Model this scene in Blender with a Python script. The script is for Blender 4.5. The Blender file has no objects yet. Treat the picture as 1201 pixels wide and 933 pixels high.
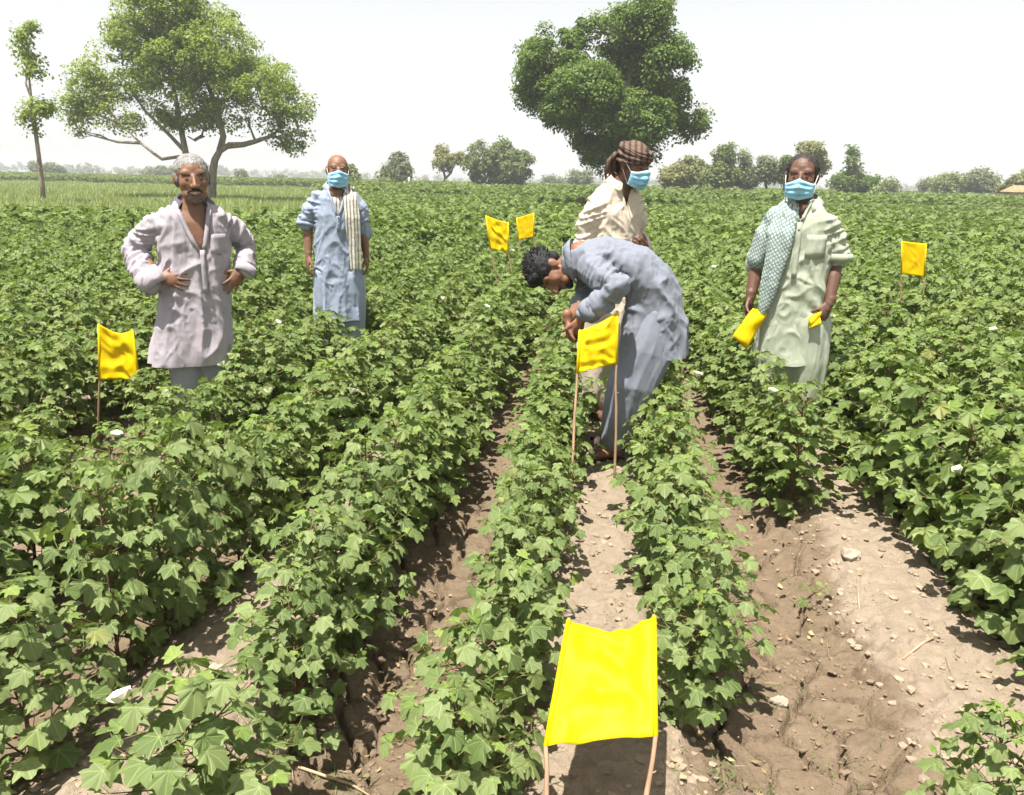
import bpy, bmesh, math, random
import numpy as np
from mathutils import Matrix, Vector, Euler
from mathutils.bvhtree import BVHTree

# ------------------------------------------------------------------ camera, sky, sun, exposure
scene = bpy.context.scene
COL = scene.collection
rad = math.radians
FPX, PW, PH = 924.0, 1201.0, 933.0          # focal length and photo size in photo pixels
CAM = Vector((0, 0, 1.5))
PITCH, YAW, ROLL = 15.4, 6.3, 1.2
cam_data = bpy.data.cameras.new('camera')
cam_data.sensor_width = 36.0
cam_data.lens = 36.0 * FPX / PW
cam_data.clip_start, cam_data.clip_end = 0.05, 6000
cam = bpy.data.objects.new('camera', cam_data)
COL.objects.link(cam)
CM = Matrix.Rotation(rad(YAW), 3, 'Z') @ Matrix.Rotation(rad(90 - PITCH), 3, 'X') @ Matrix.Rotation(rad(ROLL), 3, 'Z')
cam.matrix_world = Matrix.Translation(CAM) @ CM.to_4x4()
scene.camera = cam

SUN_EL, SUN_AZ = 72.0, 208.0                # azimuth clockwise from +Y: behind the camera, a little to the left
world = bpy.data.worlds.new('World')
scene.world = world
world.use_nodes = True
wn, wl = world.node_tree.nodes, world.node_tree.links
wn.clear()
sky = wn.new('ShaderNodeTexSky')
sky.sky_type = 'NISHITA'
sky.sun_disc = False
sky.sun_elevation, sky.sun_rotation = rad(SUN_EL), rad(SUN_AZ)
sky.air_density, sky.dust_density, sky.ozone_density = 1.0, 1.0, 1.0
hs = wn.new('ShaderNodeHueSaturation')
hs.inputs['Saturation'].default_value = 0.10    # a hazy white summer sky
bg = wn.new('ShaderNodeBackground')
bg.inputs['Strength'].default_value = 0.079
wo = wn.new('ShaderNodeOutputWorld')
wl.new(sky.outputs[0], hs.inputs['Color'])
wl.new(hs.outputs[0], bg.inputs['Color'])
wl.new(bg.outputs[0], wo.inputs['Surface'])
sun_data = bpy.data.lights.new('sun', 'SUN')
sun_data.energy, sun_data.angle, sun_data.color = 4.6, rad(0.6), (1.0, 0.95, 0.87)
sun = bpy.data.objects.new('sun', sun_data)
COL.objects.link(sun)
_d = Vector((math.sin(rad(SUN_AZ)) * math.cos(rad(SUN_EL)), math.cos(rad(SUN_AZ)) * math.cos(rad(SUN_EL)), math.sin(rad(SUN_EL))))
sun.rotation_euler = _d.to_track_quat('Z', 'Y').to_euler()
sun.location = _d * 50
vs = scene.view_settings
vs.view_transform, vs.look, vs.exposure, vs.gamma = 'Standard', 'None', 1.28, 1.0
cy = scene.cycles
cy.max_bounces, cy.diffuse_bounces, cy.glossy_bounces, cy.transmission_bounces = 5, 3, 2, 3
cy.transparent_max_bounces, cy.volume_bounces = 4, 0
cy.use_denoising = True
cy.use_adaptive_sampling, cy.adaptive_threshold = True, 0.03
cy.caustics_reflective = cy.caustics_refractive = False


def at(px, py, Y):
    """world point seen at photo pixel (px, py) at distance Y down the rows"""
    d = CM @ Vector(((px - PW / 2) / FPX, -(py - PH / 2) / FPX, -1))
    return CAM + d * (Y / d.y)


def to_px(p):
    q = CM.transposed() @ (Vector(p) - CAM)
    if q.z > -0.05:
        return None
    return (PW / 2 + FPX * q.x / -q.z, PH / 2 - FPX * q.y / -q.z, -q.z)


# ------------------------------------------------------------------ noise (numpy)
def _hash(*ints):
    h = np.zeros_like(ints[0], dtype=np.uint32)
    for i, v in enumerate(ints):
        h ^= (v.astype(np.int64) & 0xffffffff).astype(np.uint32) * np.uint32((374761393, 668265263, 2246822519, 3266489917)[i])
        h = (h ^ (h >> np.uint32(13))) * np.uint32(1274126177)
    return (h ^ (h >> np.uint32(16))).astype(np.float64) / 4294967295.0


def vn3(P, seed=0):
    P = np.asarray(P, float)
    i = np.floor(P).astype(np.int64)
    f = P - i
    f = f * f * (3 - 2 * f)
    s = np.full(len(P), seed)
    out = 0
    for dx in (0, 1):
        for dy in (0, 1):
            for dz in (0, 1):
                w = (f[:, 0] if dx else 1 - f[:, 0]) * (f[:, 1] if dy else 1 - f[:, 1]) * (f[:, 2] if dz else 1 - f[:, 2])
                out = out + w * _hash(i[:, 0] + dx, i[:, 1] + dy, i[:, 2] + dz, s)
    return out


def vn2(x, y, seed=0):
    sh = np.shape(x)
    P = np.stack([np.ravel(x), np.ravel(y), np.full(np.size(x), 0.5)], 1)
    return vn3(P, seed).reshape(sh)


def smooth(a, b, x):
    t = np.clip((x - a) / (b - a), 0, 1)
    return t * t * (3 - 2 * t)


# ------------------------------------------------------------------ objects
def tag(o, label=None, cat=None, group=None, kind=None):
    for k, v in (('label', label), ('category', cat), ('group', group), ('kind', kind)):
        if v:
            o[k] = v
    return o


def empty(name, loc=(0, 0, 0), rz=0.0, scale=1.0):
    o = bpy.data.objects.new(name, None)
    o.empty_display_size = 0.1
    COL.objects.link(o)
    o.location, o.rotation_euler, o.scale = loc, (0, 0, rz), (scale,) * 3
    return o


def link(name, me, parent=None, mat=None):
    o = bpy.data.objects.new(name, me)
    COL.objects.link(o)
    if parent is not None:
        o.parent = parent
    if mat is not None and not me.materials:
        me.materials.append(mat)
    return o


class MB:
    """collects closed shapes; build() makes one mesh object of them"""
    def __init__(self):
        self.v, self.f, self.n, self.mi = [], [], 0, []

    def add(self, V, F, mi=0):
        V = np.asarray(V, float)
        self.v.append(V)
        n = self.n
        self.f.extend([tuple(i + n for i in q) for q in F])
        self.mi.extend([mi] * len(F))
        self.n += len(V)

    def ell(self, c, r, rot=None, nu=16, nv=10, mi=0):
        V = [(0, 0, 1)]
        for i in range(1, nv):
            t = math.pi * i / nv
            for j in range(nu):
                a = 2 * math.pi * j / nu
                V.append((math.sin(t) * math.cos(a), math.sin(t) * math.sin(a), math.cos(t)))
        V.append((0, 0, -1))
        F = []
        for j in range(nu):
            F.append((0, 1 + j, 1 + (j + 1) % nu))
        for i in range(nv - 2):
            for j in range(nu):
                a, b = 1 + i * nu + j, 1 + i * nu + (j + 1) % nu
                F.append((a, a + nu, b + nu, b))
        L = len(V) - 1
        for j in range(nu):
            F.append((L, 1 + (nv - 2) * nu + (j + 1) % nu, 1 + (nv - 2) * nu + j))
        V = np.array(V) * np.array(r if hasattr(r, '__len__') else (r,) * 3)
        if rot is not None:
            V = V @ np.array(rot).T
        self.add(V + np.array(c), F, mi)

    def tube(self, pts, rads, seg=8, cap=True, mi=0):
        pts = [Vector(p) for p in pts]
        if not hasattr(rads, '__len__'):
            rads = [rads] * len(pts)
        V, F = [], []
        up = None
        for k, p in enumerate(pts):
            d = (pts[min(k + 1, len(pts) - 1)] - pts[max(k - 1, 0)]).normalized()
            if up is None:
                up = Vector((0, 0, 1)) if abs(d.z) < 0.9 else Vector((1, 0, 0))
            a = (up - d * up.dot(d)).normalized()
            b = d.cross(a)
            up = a
            r = rads[k]
            for j in range(seg):
                t = 2 * math.pi * j / seg
                V.append(p + a * (r * math.cos(t)) + b * (r * math.sin(t)))
        for k in range(len(pts) - 1):
            for j in range(seg):
                j2 = (j + 1) % seg
                F.append((k * seg + j, k * seg + j2, (k + 1) * seg + j2, (k + 1) * seg + j))
        if cap:
            F.append(tuple(range(seg))[::-1])
            F.append(tuple((len(pts) - 1) * seg + j for j in range(seg)))
        self.add([tuple(v) for v in V], F, mi)

    def limb(self, pts, rads, seg=14):
        self.tube(pts, rads, seg)
        for p, r in zip(pts, rads):
            self.ell(p, r, nu=seg, nv=8)

    def loft(self, secs, seg=28):
        """secs: (centre, right vector, front vector, a, b[, exponent])"""
        V, F = [], []
        for s in secs:
            c, rv, fv, a, b = [Vector(s[0]), Vector(s[1]).normalized(), Vector(s[2]).normalized(), s[3], s[4]]
            e = s[5] if len(s) > 5 else 2.4
            for j in range(seg):
                t = 2 * math.pi * j / seg
                x, y = math.cos(t), math.sin(t)
                x = math.copysign(abs(x) ** (2 / e), x)
                y = math.copysign(abs(y) ** (2 / e), y)
                V.append(tuple(c + rv * (a * x) + fv * (b * y)))
        n = len(secs)
        for k in range(n - 1):
            for j in range(seg):
                j2 = (j + 1) % seg
                F.append((k * seg + j, k * seg + j2, (k + 1) * seg + j2, (k + 1) * seg + j))
        F.append(tuple(range(seg))[::-1])
        F.append(tuple((n - 1) * seg + j for j in range(seg)))
        self.add(V, F)

    def box(self, c, s, rot=None, mi=0):
        V = np.array([(x, y, z) for x in (-.5, .5) for y in (-.5, .5) for z in (-.5, .5)]) * np.array(s)
        if rot is not None:
            V = V @ np.array(rot).T
        self.add(V + np.array(c), [(0, 1, 3, 2), (4, 6, 7, 5), (0, 4, 5, 1), (2, 3, 7, 6), (0, 2, 6, 4), (1, 5, 7, 3)], mi)

    def ribbon(self, pts, wdir, width, thick=0.004, nrm=None):
        """a strip of cloth along pts, spreading along wdir[k], with real thickness"""
        V, F = [], []
        n = len(pts)
        for k in range(n):
            p = Vector(pts[k])
            t = (Vector(pts[min(k + 1, n - 1)]) - Vector(pts[max(k - 1, 0)])).normalized()
            w = Vector(wdir[k] if isinstance(wdir, list) else wdir).normalized()
            nn = t.cross(w).normalized() * thick / 2
            wd = width[k] if hasattr(width, '__len__') else width
            V += [tuple(p - nn), tuple(p + w * wd - nn), tuple(p + w * wd + nn), tuple(p + nn)]
        for k in range(n - 1):
            for j in range(4):
                j2 = (j + 1) % 4
                F.append((k * 4 + j, k * 4 + j2, k * 4 + 4 + j2, k * 4 + 4 + j))
        F += [(3, 2, 1, 0), tuple((n - 1) * 4 + j for j in range(4))]
        self.add(V, F)

    def mesh(self, name='mesh', shade=True):
        me = bpy.data.meshes.new(name)
        V = np.concatenate(self.v) if self.v else np.zeros((0, 3))
        me.from_pydata([tuple(v) for v in V.tolist()], [], self.f)
        if any(self.mi):
            me.polygons.foreach_set('material_index', self.mi)
        if shade:
            me.polygons.foreach_set('use_smooth', [True] * len(me.polygons))
        me.update()
        return me

    def build(self, name, mat, parent=None, shade=True):
        me = self.mesh(name, shade)
        o = link(name, me, parent)
        for m in (mat if isinstance(mat, (list, tuple)) else [mat]):
            me.materials.append(m)
        return o

    def remesh(self, voxel, it=3, fac=0.5):
        """union of everything collected as one continuous surface"""
        me = self.mesh('union')
        o = bpy.data.objects.new('union', me)
        COL.objects.link(o)
        m = o.modifiers.new('r', 'REMESH')
        m.mode, m.voxel_size, m.use_smooth_shade = 'VOXEL', voxel, True
        if it:
            s = o.modifiers.new('s', 'SMOOTH')
            s.factor, s.iterations = fac, it
        dg = bpy.context.evaluated_depsgraph_get()
        out = bpy.data.meshes.new_from_object(o.evaluated_get(dg))
        bpy.data.objects.remove(o)
        bpy.data.meshes.remove(me)
        out.polygons.foreach_set('use_smooth', [True] * len(out.polygons))
        return out


def get_v(me):
    a = np.empty(len(me.vertices) * 3)
    me.vertices.foreach_get('co', a)
    return a.reshape(-1, 3)


def get_n(me):
    a = np.empty(len(me.vertices) * 3, dtype=np.float32)
    me.vertex_normals.foreach_get('vector', a)
    return a.reshape(-1, 3).astype(float)


def set_v(me, V):
    me.vertices.foreach_set('co', np.asarray(V, float).ravel())
    me.update()


def drop_faces(me, mask):
    """remove the faces whose centre the mask function marks"""
    bm = bmesh.new()
    bm.from_mesh(me)
    kill = [f for f in bm.faces if mask(f.calc_center_median())]
    bmesh.ops.delete(bm, geom=kill, context='FACES')
    bm.to_mesh(me)
    bm.free()


# ------------------------------------------------------------------ materials
class NT:
    def __init__(self, name):
        self.m = bpy.data.materials.new(name)
        self.m.use_nodes = True
        self.t = self.m.node_tree
        self.t.nodes.clear()
        self.out = self.n('ShaderNodeOutputMaterial')

    def n(self, typ, **kw):
        nd = self.t.nodes.new(typ)
        for k, v in kw.items():
            if k.startswith('_'):
                setattr(nd, k[1:], v)
            else:
                self.set(nd, k, v)
        return nd

    def set(self, nd, key, v):
        key = int(key[1:]) if key[0] == 'i' and key[1:].isdigit() else key.replace('__', ' ')
        s = nd.inputs[key]
        if isinstance(v, bpy.types.NodeSocket):
            self.t.links.new(v, s)
        else:
            s.default_value = v

    def noise(self, scale, detail=3, rough=0.55, vec=None, dist=0.0):
        nd = self.n('ShaderNodeTexNoise', Scale=scale, Detail=detail, Roughness=rough, Distortion=dist)
        if vec is not None:
            self.t.links.new(vec, nd.inputs['Vector'])
        return nd.outputs['Fac']

    def math(self, op, a, b=0.0, clamp=False):
        nd = self.n('ShaderNodeMath', _operation=op, _use_clamp=clamp)
        self.set(nd, 'i0', a)
        self.set(nd, 'i1', b)
        return nd.outputs[0]

    def ramp(self, fac, stops):
        nd = self.n('ShaderNodeValToRGB', Fac=fac)
        el = nd.color_ramp.elements
        while len(el) > 1:
            el.remove(el[-1])
        for i, (p, c) in enumerate(stops):
            e = el[0] if i == 0 else el.new(p)
            e.position = p
            e.color = (*c, 1) if len(c) == 3 else c
        return nd.outputs[0]

    def mix(self, f, a, b, mode='MIX'):
        nd = self.n('ShaderNodeMix', _data_type='RGBA', _blend_type=mode)
        self.set(nd, 'i0', f)
        self.set(nd, 'i6', (*a, 1) if isinstance(a, tuple) and len(a) == 3 else a)
        self.set(nd, 'i7', (*b, 1) if isinstance(b, tuple) and len(b) == 3 else b)
        return nd.outputs[2]

    def bump(self, h, strength=0.3, dist=0.01):
        return self.n('ShaderNodeBump', Height=h, Strength=strength, Distance=dist).outputs[0]

    def coord(self, which='Object'):
        return self.n('ShaderNodeTexCoord').outputs[which]

    def pbr(self, col, rough=0.8, spec=0.25, normal=None, **kw):
        nd = self.n('ShaderNodeBsdfPrincipled', Roughness=rough)
        self.set(nd, 'Specular__IOR__Level', spec)
        self.set(nd, 'Base__Color', (*col, 1) if isinstance(col, tuple) and len(col) == 3 else col)
        if normal is not None:
            self.set(nd, 'Normal', normal)
        for k, v in kw.items():
            self.set(nd, k, v)
        return nd.outputs[0]

    def done(self, sh):
        self.t.links.new(sh, self.out.inputs['Surface'])
        return self.m

    def translucent(self, sh, col, f):
        t = self.n('ShaderNodeBsdfTranslucent')
        self.set(t, 'Color', (*col, 1) if isinstance(col, tuple) and len(col) == 3 else col)
        mx = self.n('ShaderNodeMixShader', Fac=f)
        self.t.links.new(sh, mx.inputs[1])
        self.t.links.new(t.outputs[0], mx.inputs[2])
        return mx.outputs[0]


def leaf_mat(name, dark, light, young=None, dust=0.35, veins=True, trans=0.25, tcol=None, rough=0.5, spec=0.3):
    """leaf blade: colour differs leaf by leaf, pale veins, specks of field dust"""
    k = NT(name)
    rnd = k.n('ShaderNodeObjectInfo').outputs['Random']
    tint = k.n('ShaderNodeAttribute', _attribute_name='tint').outputs['Fac']
    r = k.math('FRACT', k.math('ADD', k.math('MULTIPLY', rnd, 7.31), tint))
    col = k.mix(r, dark, light)
    if young:
        col = k.mix(k.math('MULTIPLY', k.math('GREATER_THAN', r, .992), .5), col, (.26, .23, .06))   # an odd yellowed leaf
    if young:
        yg = k.n('ShaderNodeAttribute', _attribute_name='young').outputs['Fac']
        col = k.mix(yg, col, young)
    if veins:
        uv = k.n('ShaderNodeSeparateXYZ', Vector=k.n('ShaderNodeUVMap').outputs[0])
        ang = k.math('ABSOLUTE', k.math('ARCTAN2', uv.outputs[0], uv.outputs[1]))
        da = k.math('PINGPONG', ang, 0.375)
        rr = k.n('ShaderNodeVectorMath', _operation='LENGTH', i0=k.n('ShaderNodeUVMap').outputs[0]).outputs['Value']
        dist = k.math('MULTIPLY', da, rr)
        v = k.math('LESS_THAN', dist, 0.012)
        col = k.mix(k.math('MULTIPLY', v, 0.55), col, tuple(min(1, c * 1.9 + 0.03) for c in light))
    n1 = k.noise(55, 4, 0.7, k.coord('Object'))
    sp = k.ramp(n1, [(0.52, (0, 0, 0)), (0.68, (1, 1, 1))])
    if dust:
        col = k.mix(k.math('MULTIPLY', sp, dust), col, (0.26, 0.285, 0.18))
    bmp = k.bump(k.noise(40, 2, 0.5, k.coord('Object')), 0.25, 0.004)
    sh = k.pbr(col, rough, spec, bmp)
    tc = tcol or tuple(c * 1.6 for c in light)
    return k.done(k.translucent(sh, tc, trans))


M = {}
M['cotton'] = leaf_mat('cotton_leaf', (0.088, 0.136, 0.034), (0.220, 0.280, 0.098), young=(0.19, 0.27, 0.06), dust=.55, tcol=(0.19, 0.28, 0.045), trans=.34)
M['young'] = leaf_mat('young_cotton_leaf', (0.13, 0.20, 0.045), (0.21, 0.28, 0.065), dust=0.2, tcol=(0.24, 0.34, 0.05), trans=0.3)
M['canopy'] = leaf_mat('canopy_leaf', (0.096, 0.150, 0.034), (0.228, 0.292, 0.092), young=(0.20, 0.28, 0.06), veins=False, dust=0.3, tcol=(0.20, 0.29, 0.045), trans=.36)


def plain(name, col, rough=0.8, var=0.25, scale=6.0, bump=0.2, bscale=60, bdist=0.004, spec=0.2, stretch=None):
    k = NT(name)
    co = k.coord('Object')
    if stretch:
        mp = k.n('ShaderNodeMapping', Vector=co)
        mp.inputs['Scale'].default_value = stretch
        co = mp.outputs[0]
    n = k.noise(scale, 4, 0.6, co)
    lo = tuple(c * (1 - var) for c in col)
    hi = tuple(min(1, c * (1 + var)) for c in col)
    c = k.ramp(n, [(0.3, lo), (0.7, hi)])
    return k.done(k.pbr(c, rough, spec, k.bump(k.noise(bscale, 3, 0.6, co), bump, bdist) if bump else None))


def cloth(name, col, var=0.07, dirt=None, trans=0.0):
    """plain woven cotton: creases and a fine weave as relief, faint staining"""
    k = NT(name)
    co = k.coord('Object')
    n = k.noise(3.5, 4, 0.6, co)
    c = k.ramp(n, [(0.3, tuple(x * (1 - var) for x in col)), (0.75, tuple(min(1, x * (1 + var)) for x in col))])
    if dirt:
        c = k.mix(k.math('MULTIPLY', k.ramp(k.noise(5, 5, 0.7, co), [(0.5, (0, 0, 0)), (0.75, (1, 1, 1))]), 0.35), c, dirt)
    mp = k.n('ShaderNodeMapping', Vector=co)
    mp.inputs['Scale'].default_value = (1, 1, .4)
    cr = k.noise(11, 2, 0.5, mp.outputs[0])
    fine = k.noise(240, 1, 0.5, co)
    h = k.math('ADD', k.math('MULTIPLY', cr, 1.0), k.math('MULTIPLY', fine, 0.03))
    for rot, sc, amt in (((.2, .6, .3), 7.0, .16), ((-.3, -.8, .8), 10.0, .11)):
        m2 = k.n('ShaderNodeMapping', Vector=co)
        m2.inputs['Rotation'].default_value, m2.inputs['Scale'].default_value = rot, (1, 1, .28)
        rd = k.math('SUBTRACT', 1.0, k.math('ABSOLUTE', k.math('SUBTRACT', k.math('MULTIPLY', k.noise(sc, 2, .55, m2.outputs[0]), 2.0), 1.0)))
        h = k.math('ADD', h, k.math('MULTIPLY', k.math('POWER', rd, 9.0), amt))
    sh = k.pbr(c, 0.9, 0.1, k.bump(h, 0.55, 0.028), Sheen__Weight=0.1)
    return k.done(sh)


M['stem'] = plain('cotton_stem', (0.13, 0.085, 0.045), 0.7, 0.35, 20, 0.2)
M['petiole'] = plain('petiole', (0.15, 0.15, 0.05), 0.6, 0.35, 20, 0)
M['boll'] = plain('boll', (0.13, 0.22, 0.05), 0.5, 0.2, 20, 0)
M['petal'] = plain('petal', (0.80, 0.79, 0.62), 0.7, 0.06, 20, 0.1)
M['petal_pink'] = plain('faded_petal', (0.45, 0.25, 0.24), 0.7, 0.2, 20, 0.1)
M['bark'] = plain('bark', (0.26, 0.215, 0.165), 0.9, 0.4, 8, 0.7, 25, 0.03, stretch=(1, 1, 0.3))
M['stake'] = plain('stake_wood', (0.34, 0.22, 0.14), 0.8, 0.3, 14, 0.4, 40, 0.004, stretch=(1, 1, 0.2))
M['skin'] = None
M['straw'] = plain('straw', (0.36, 0.28, 0.155), 0.9, 0.3, 12, 0.4)
M['mud'] = plain('mud_wall', (0.46, 0.36, 0.27), 0.9, 0.15, 3, 0.3, 20, 0.02)
M['thatch'] = plain('thatch', (0.30, 0.20, 0.11), 0.9, 0.35, 8, 0.6, 30, 0.03)
M['litter'] = plain('dry_leaf', (0.24, 0.165, 0.09), 0.8, 0.4, 9, 0.2)
M['clod'] = plain('clod', (0.29, 0.228, 0.165), 0.95, 0.25, 10, 0.5, 60, 0.006)
M['damp_clod'] = plain('damp_clod', (0.185, 0.137, 0.092), 0.95, 0.25, 10, 0.5, 60, 0.006)
M['pale_clod'] = plain('pale_clod', (0.33, 0.275, 0.215), 0.95, 0.2, 10, 0.5, 60, 0.006)
M['twig'] = plain('twig', (0.40, 0.30, 0.19), 0.85, 0.25, 14, 0.3)
M['weed'] = plain('weed', (0.10, 0.15, 0.045), 0.7, 0.3, 9, 0)


def ground_mat():
    k = NT('field_soil')
    dry = k.n('ShaderNodeAttribute', _attribute_name='dry').outputs['Fac']
    far = k.n('ShaderNodeAttribute', _attribute_name='far').outputs['Fac']
    co = k.coord('Object')
    big = k.noise(2.2, 4, 0.6, co)
    med = k.noise(17, 5, 0.7, co)
    fin = k.noise(120, 4, 0.7, co)
    damp = k.ramp(med, [(0.25, (0.125, 0.090, 0.058)), (0.5, (0.182, 0.134, 0.089)), (0.75, (0.242, 0.183, 0.128))])
    alga = k.ramp(k.noise(4.5, 4, 0.6, co), [(0.55, (0, 0, 0)), (0.72, (1, 1, 1))])
    damp = k.mix(k.math('MULTIPLY', alga, 0.45), damp, (0.095, 0.085, 0.042))
    pale = k.ramp(med, [(0.2, (0.235, 0.185, 0.135)), (0.55, (0.315, 0.254, 0.190)), (0.8, (0.40, 0.328, 0.255))])
    f = k.math('ADD', dry, k.math('MULTIPLY', k.math('SUBTRACT', k.noise(9, 4, 0.7, co), 0.5), 0.9), True)
    f = k.ramp(f, [(0.35, (0, 0, 0)), (0.62, (1, 1, 1))])
    col = k.mix(f, damp, pale)
    col = k.mix(k.math('MULTIPLY', fin, 0.35), col, tuple([0.27, 0.205, 0.142]))
    field = k.ramp(k.noise(0.05, 4, 0.6, co), [(0.35, (0.075, 0.105, 0.035)), (0.65, (0.13, 0.16, 0.06))])
    col = k.mix(far, col, field)
    h = k.math('ADD', k.math('MULTIPLY', med, .8), k.math('ADD', k.math('MULTIPLY', k.noise(48, 5, .75, co), 0.75), k.math('MULTIPLY', k.noise(210, 3, .7, co), .28)))
    return k.done(k.pbr(col, 0.95, 0.1, k.bump(h, .85, 0.022)))


M['ground'] = ground_mat()

# ------------------------------------------------------------------ ground: one sheet with beds and furrows
BED, BED0 = 1.2, 0.06


def bed_u(x):
    return np.abs((x - BED0 + BED / 2) % BED - BED / 2)


def ground_z(x, y):
    x, y = np.asarray(x, float), np.asarray(y, float)
    u = bed_u(x + 0.05 * (vn2(y * 0.9, x * 0.2, 3) - 0.5))
    near = (1 - smooth(18, 40, np.abs(y))) * (1 - smooth(12, 25, np.abs(x)))
    z = -0.115 * smooth(0.10, 0.52, u) * near
    z = z + near * (0.030 * (vn2(x * 4, y * 4, 1) - 0.5) + 0.018 * (vn2(x * 13, y * 13, 2) - 0.5))
    return z


def steps(parts):
    out = []
    for a, b, s in parts:
        n = max(1, int(round((b - a) / s)))
        out += list(np.linspace(a, b, n, endpoint=False))
    return out


def grow(start, stop, s, k=1.22):
    out, v = [], start
    while v < stop:
        out.append(v)
        v += s
        s *= k
    out.append(stop)
    return out


def build_ground():
    xs = [-v for v in reversed(grow(3.6, 2200, 0.06))] + steps([(-3.6, -1.35, 0.035), (-1.35, -.95, .014), (-.95, -.33, .0085), (-.33, .38, .013), (.38, 1.15, .0085), (1.15, 1.75, .014), (1.75, 3.6, 0.035)])[1:] + grow(3.6, 2200, 0.06)
    ys = [-v for v in reversed(grow(0.2, 300, 0.3))] + steps([(-0.2, 1.3, 0.04), (1.3, 2.9, 0.0085), (2.9, 3.6, .014), (3.6, 7.5, 0.035)])[1:] + grow(7.5, 2600, 0.06)
    X, Y = np.meshgrid(np.array(xs), np.array(ys))
    Z = ground_z(X, Y)
    u = bed_u(X)
    win = (X > -1.5) & (X < 1.8) & (Y > 1.1) & (Y < 4.2)
    # mud cracks: ridges of a cell pattern in the furrow bottoms
    rng = np.random.RandomState(5)
    gx, gy = np.meshgrid(np.arange(-1.7, 2.0, 0.17), np.arange(1.0, 4.4, 0.17))
    S = np.stack([gx.ravel(), gy.ravel()], 1) + rng.uniform(-0.085, 0.085, (gx.size, 2))
    P = np.stack([X[win], Y[win]], 1)
    P = P + 0.05 * np.stack([vn2(P[:, 0] * 7, P[:, 1] * 7, 11) - .5, vn2(P[:, 0] * 7, P[:, 1] * 7, 12) - .5], 1)
    F1, F2 = np.full(len(P), 9.0), np.full(len(P), 9.0)
    for s in S:
        d = np.hypot(P[:, 0] - s[0], P[:, 1] - s[1])
        F2 = np.minimum(F2, np.maximum(F1, d))
        F1 = np.minimum(F1, d)
    crack = 1 - smooth(0.005, 0.019, F2 - F1)
    uw = u[win]
    mask = smooth(0.24, 0.36, uw) * smooth(0.28, 0.45, vn2(P[:, 0] * 2.6, P[:, 1] * 2.6, 14))
    lump = vn2(P[:, 0] * 32, P[:, 1] * 32, 15)
    rough = (1 - smooth(0.2, 0.42, uw))
    Z[win] += -0.046 * crack * mask + (.25 + rough) * 0.026 * (lump ** 2 - 0.2) + 0.014 * (vn2(P[:, 0] * 50, P[:, 1] * 50, 16) - .5) + .008 * (vn2(P[:, 0] * 95, P[:, 1] * 95, 17) - .5)
    dry = (1 - smooth(0.10, 0.40, u)) * 0.78 + 0.55 * (vn2(X * 4.5, Y * 3, 8) - .5) + .30 * (vn2(X * 15, Y * 15, 9) - .5) + .08
    dry = np.where(X < -1.6, dry * 0.75, dry)
    far = smooth(16, 40, np.hypot(X, Y))
    ny, nx = X.shape
    me = bpy.data.meshes.new('ground')
    V = np.stack([X.ravel(), Y.ravel(), Z.ravel()], 1)
    i = (np.arange(ny - 1)[:, None] * nx + np.arange(nx - 1)[None]).ravel()
    F = np.stack([i, i + 1, i + 1 + nx, i + nx], 1)
    me.vertices.add(len(V))
    me.vertices.foreach_set('co', V.ravel())
    me.loops.add(F.size)
    me.loops.foreach_set('vertex_index', F.ravel().astype(np.int32))
    me.polygons.add(len(F))
    me.polygons.foreach_set('loop_start', np.arange(0, F.size, 4, dtype=np.int32))
    me.update(calc_edges=True)
    me.polygons.foreach_set('use_smooth', np.ones(len(F), bool))
    for nm, a in (('dry', dry), ('far', far)):
        at_ = me.attributes.new(nm, 'FLOAT', 'POINT')
        at_.data.foreach_set('value', a.ravel().astype(np.float32))
    tag(link('ground', me, None, M['ground']), 'bare tan field soil in raised beds and damp furrows', 'ground', kind='structure')


build_ground()


_gx, _gy = np.arange(-14, 14.05, .04), np.arange(-4, 16.05, .04)
_GZ = ground_z(*np.meshgrid(_gx, _gy))


def gz(x, y):
    """height of the soil at one spot, read from a fine table"""
    u, v = min(max((x + 14) / .04, 0), len(_gx) - 2), min(max((y + 4) / .04, 0), len(_gy) - 2)
    i, j = int(u), int(v)
    u, v = u - i, v - j
    g = _GZ
    return float((g[j, i] * (1 - u) + g[j, i + 1] * u) * (1 - v) + (g[j + 1, i] * (1 - u) + g[j + 1, i + 1] * u) * v)


# ------------------------------------------------------------------ cotton plants
HALF = [(0.07, -0.11), (0.34, -0.17), (0.58, 0.02), (0.57, 0.21), (0.54, 0.35), (0.63, 0.50), (0.67, 0.69), (0.51, 0.71), (0.37, 0.73), (0.22, 0.89)]
OUTLINE = HALF + [(0.0, 1.05)] + [(-x, y) for x, y in reversed(HALF)]
RIB = [abs(math.sin(((abs(math.atan2(x, y)) / 0.75) % 1.0) * math.pi)) for x, y in OUTLINE]


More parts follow.
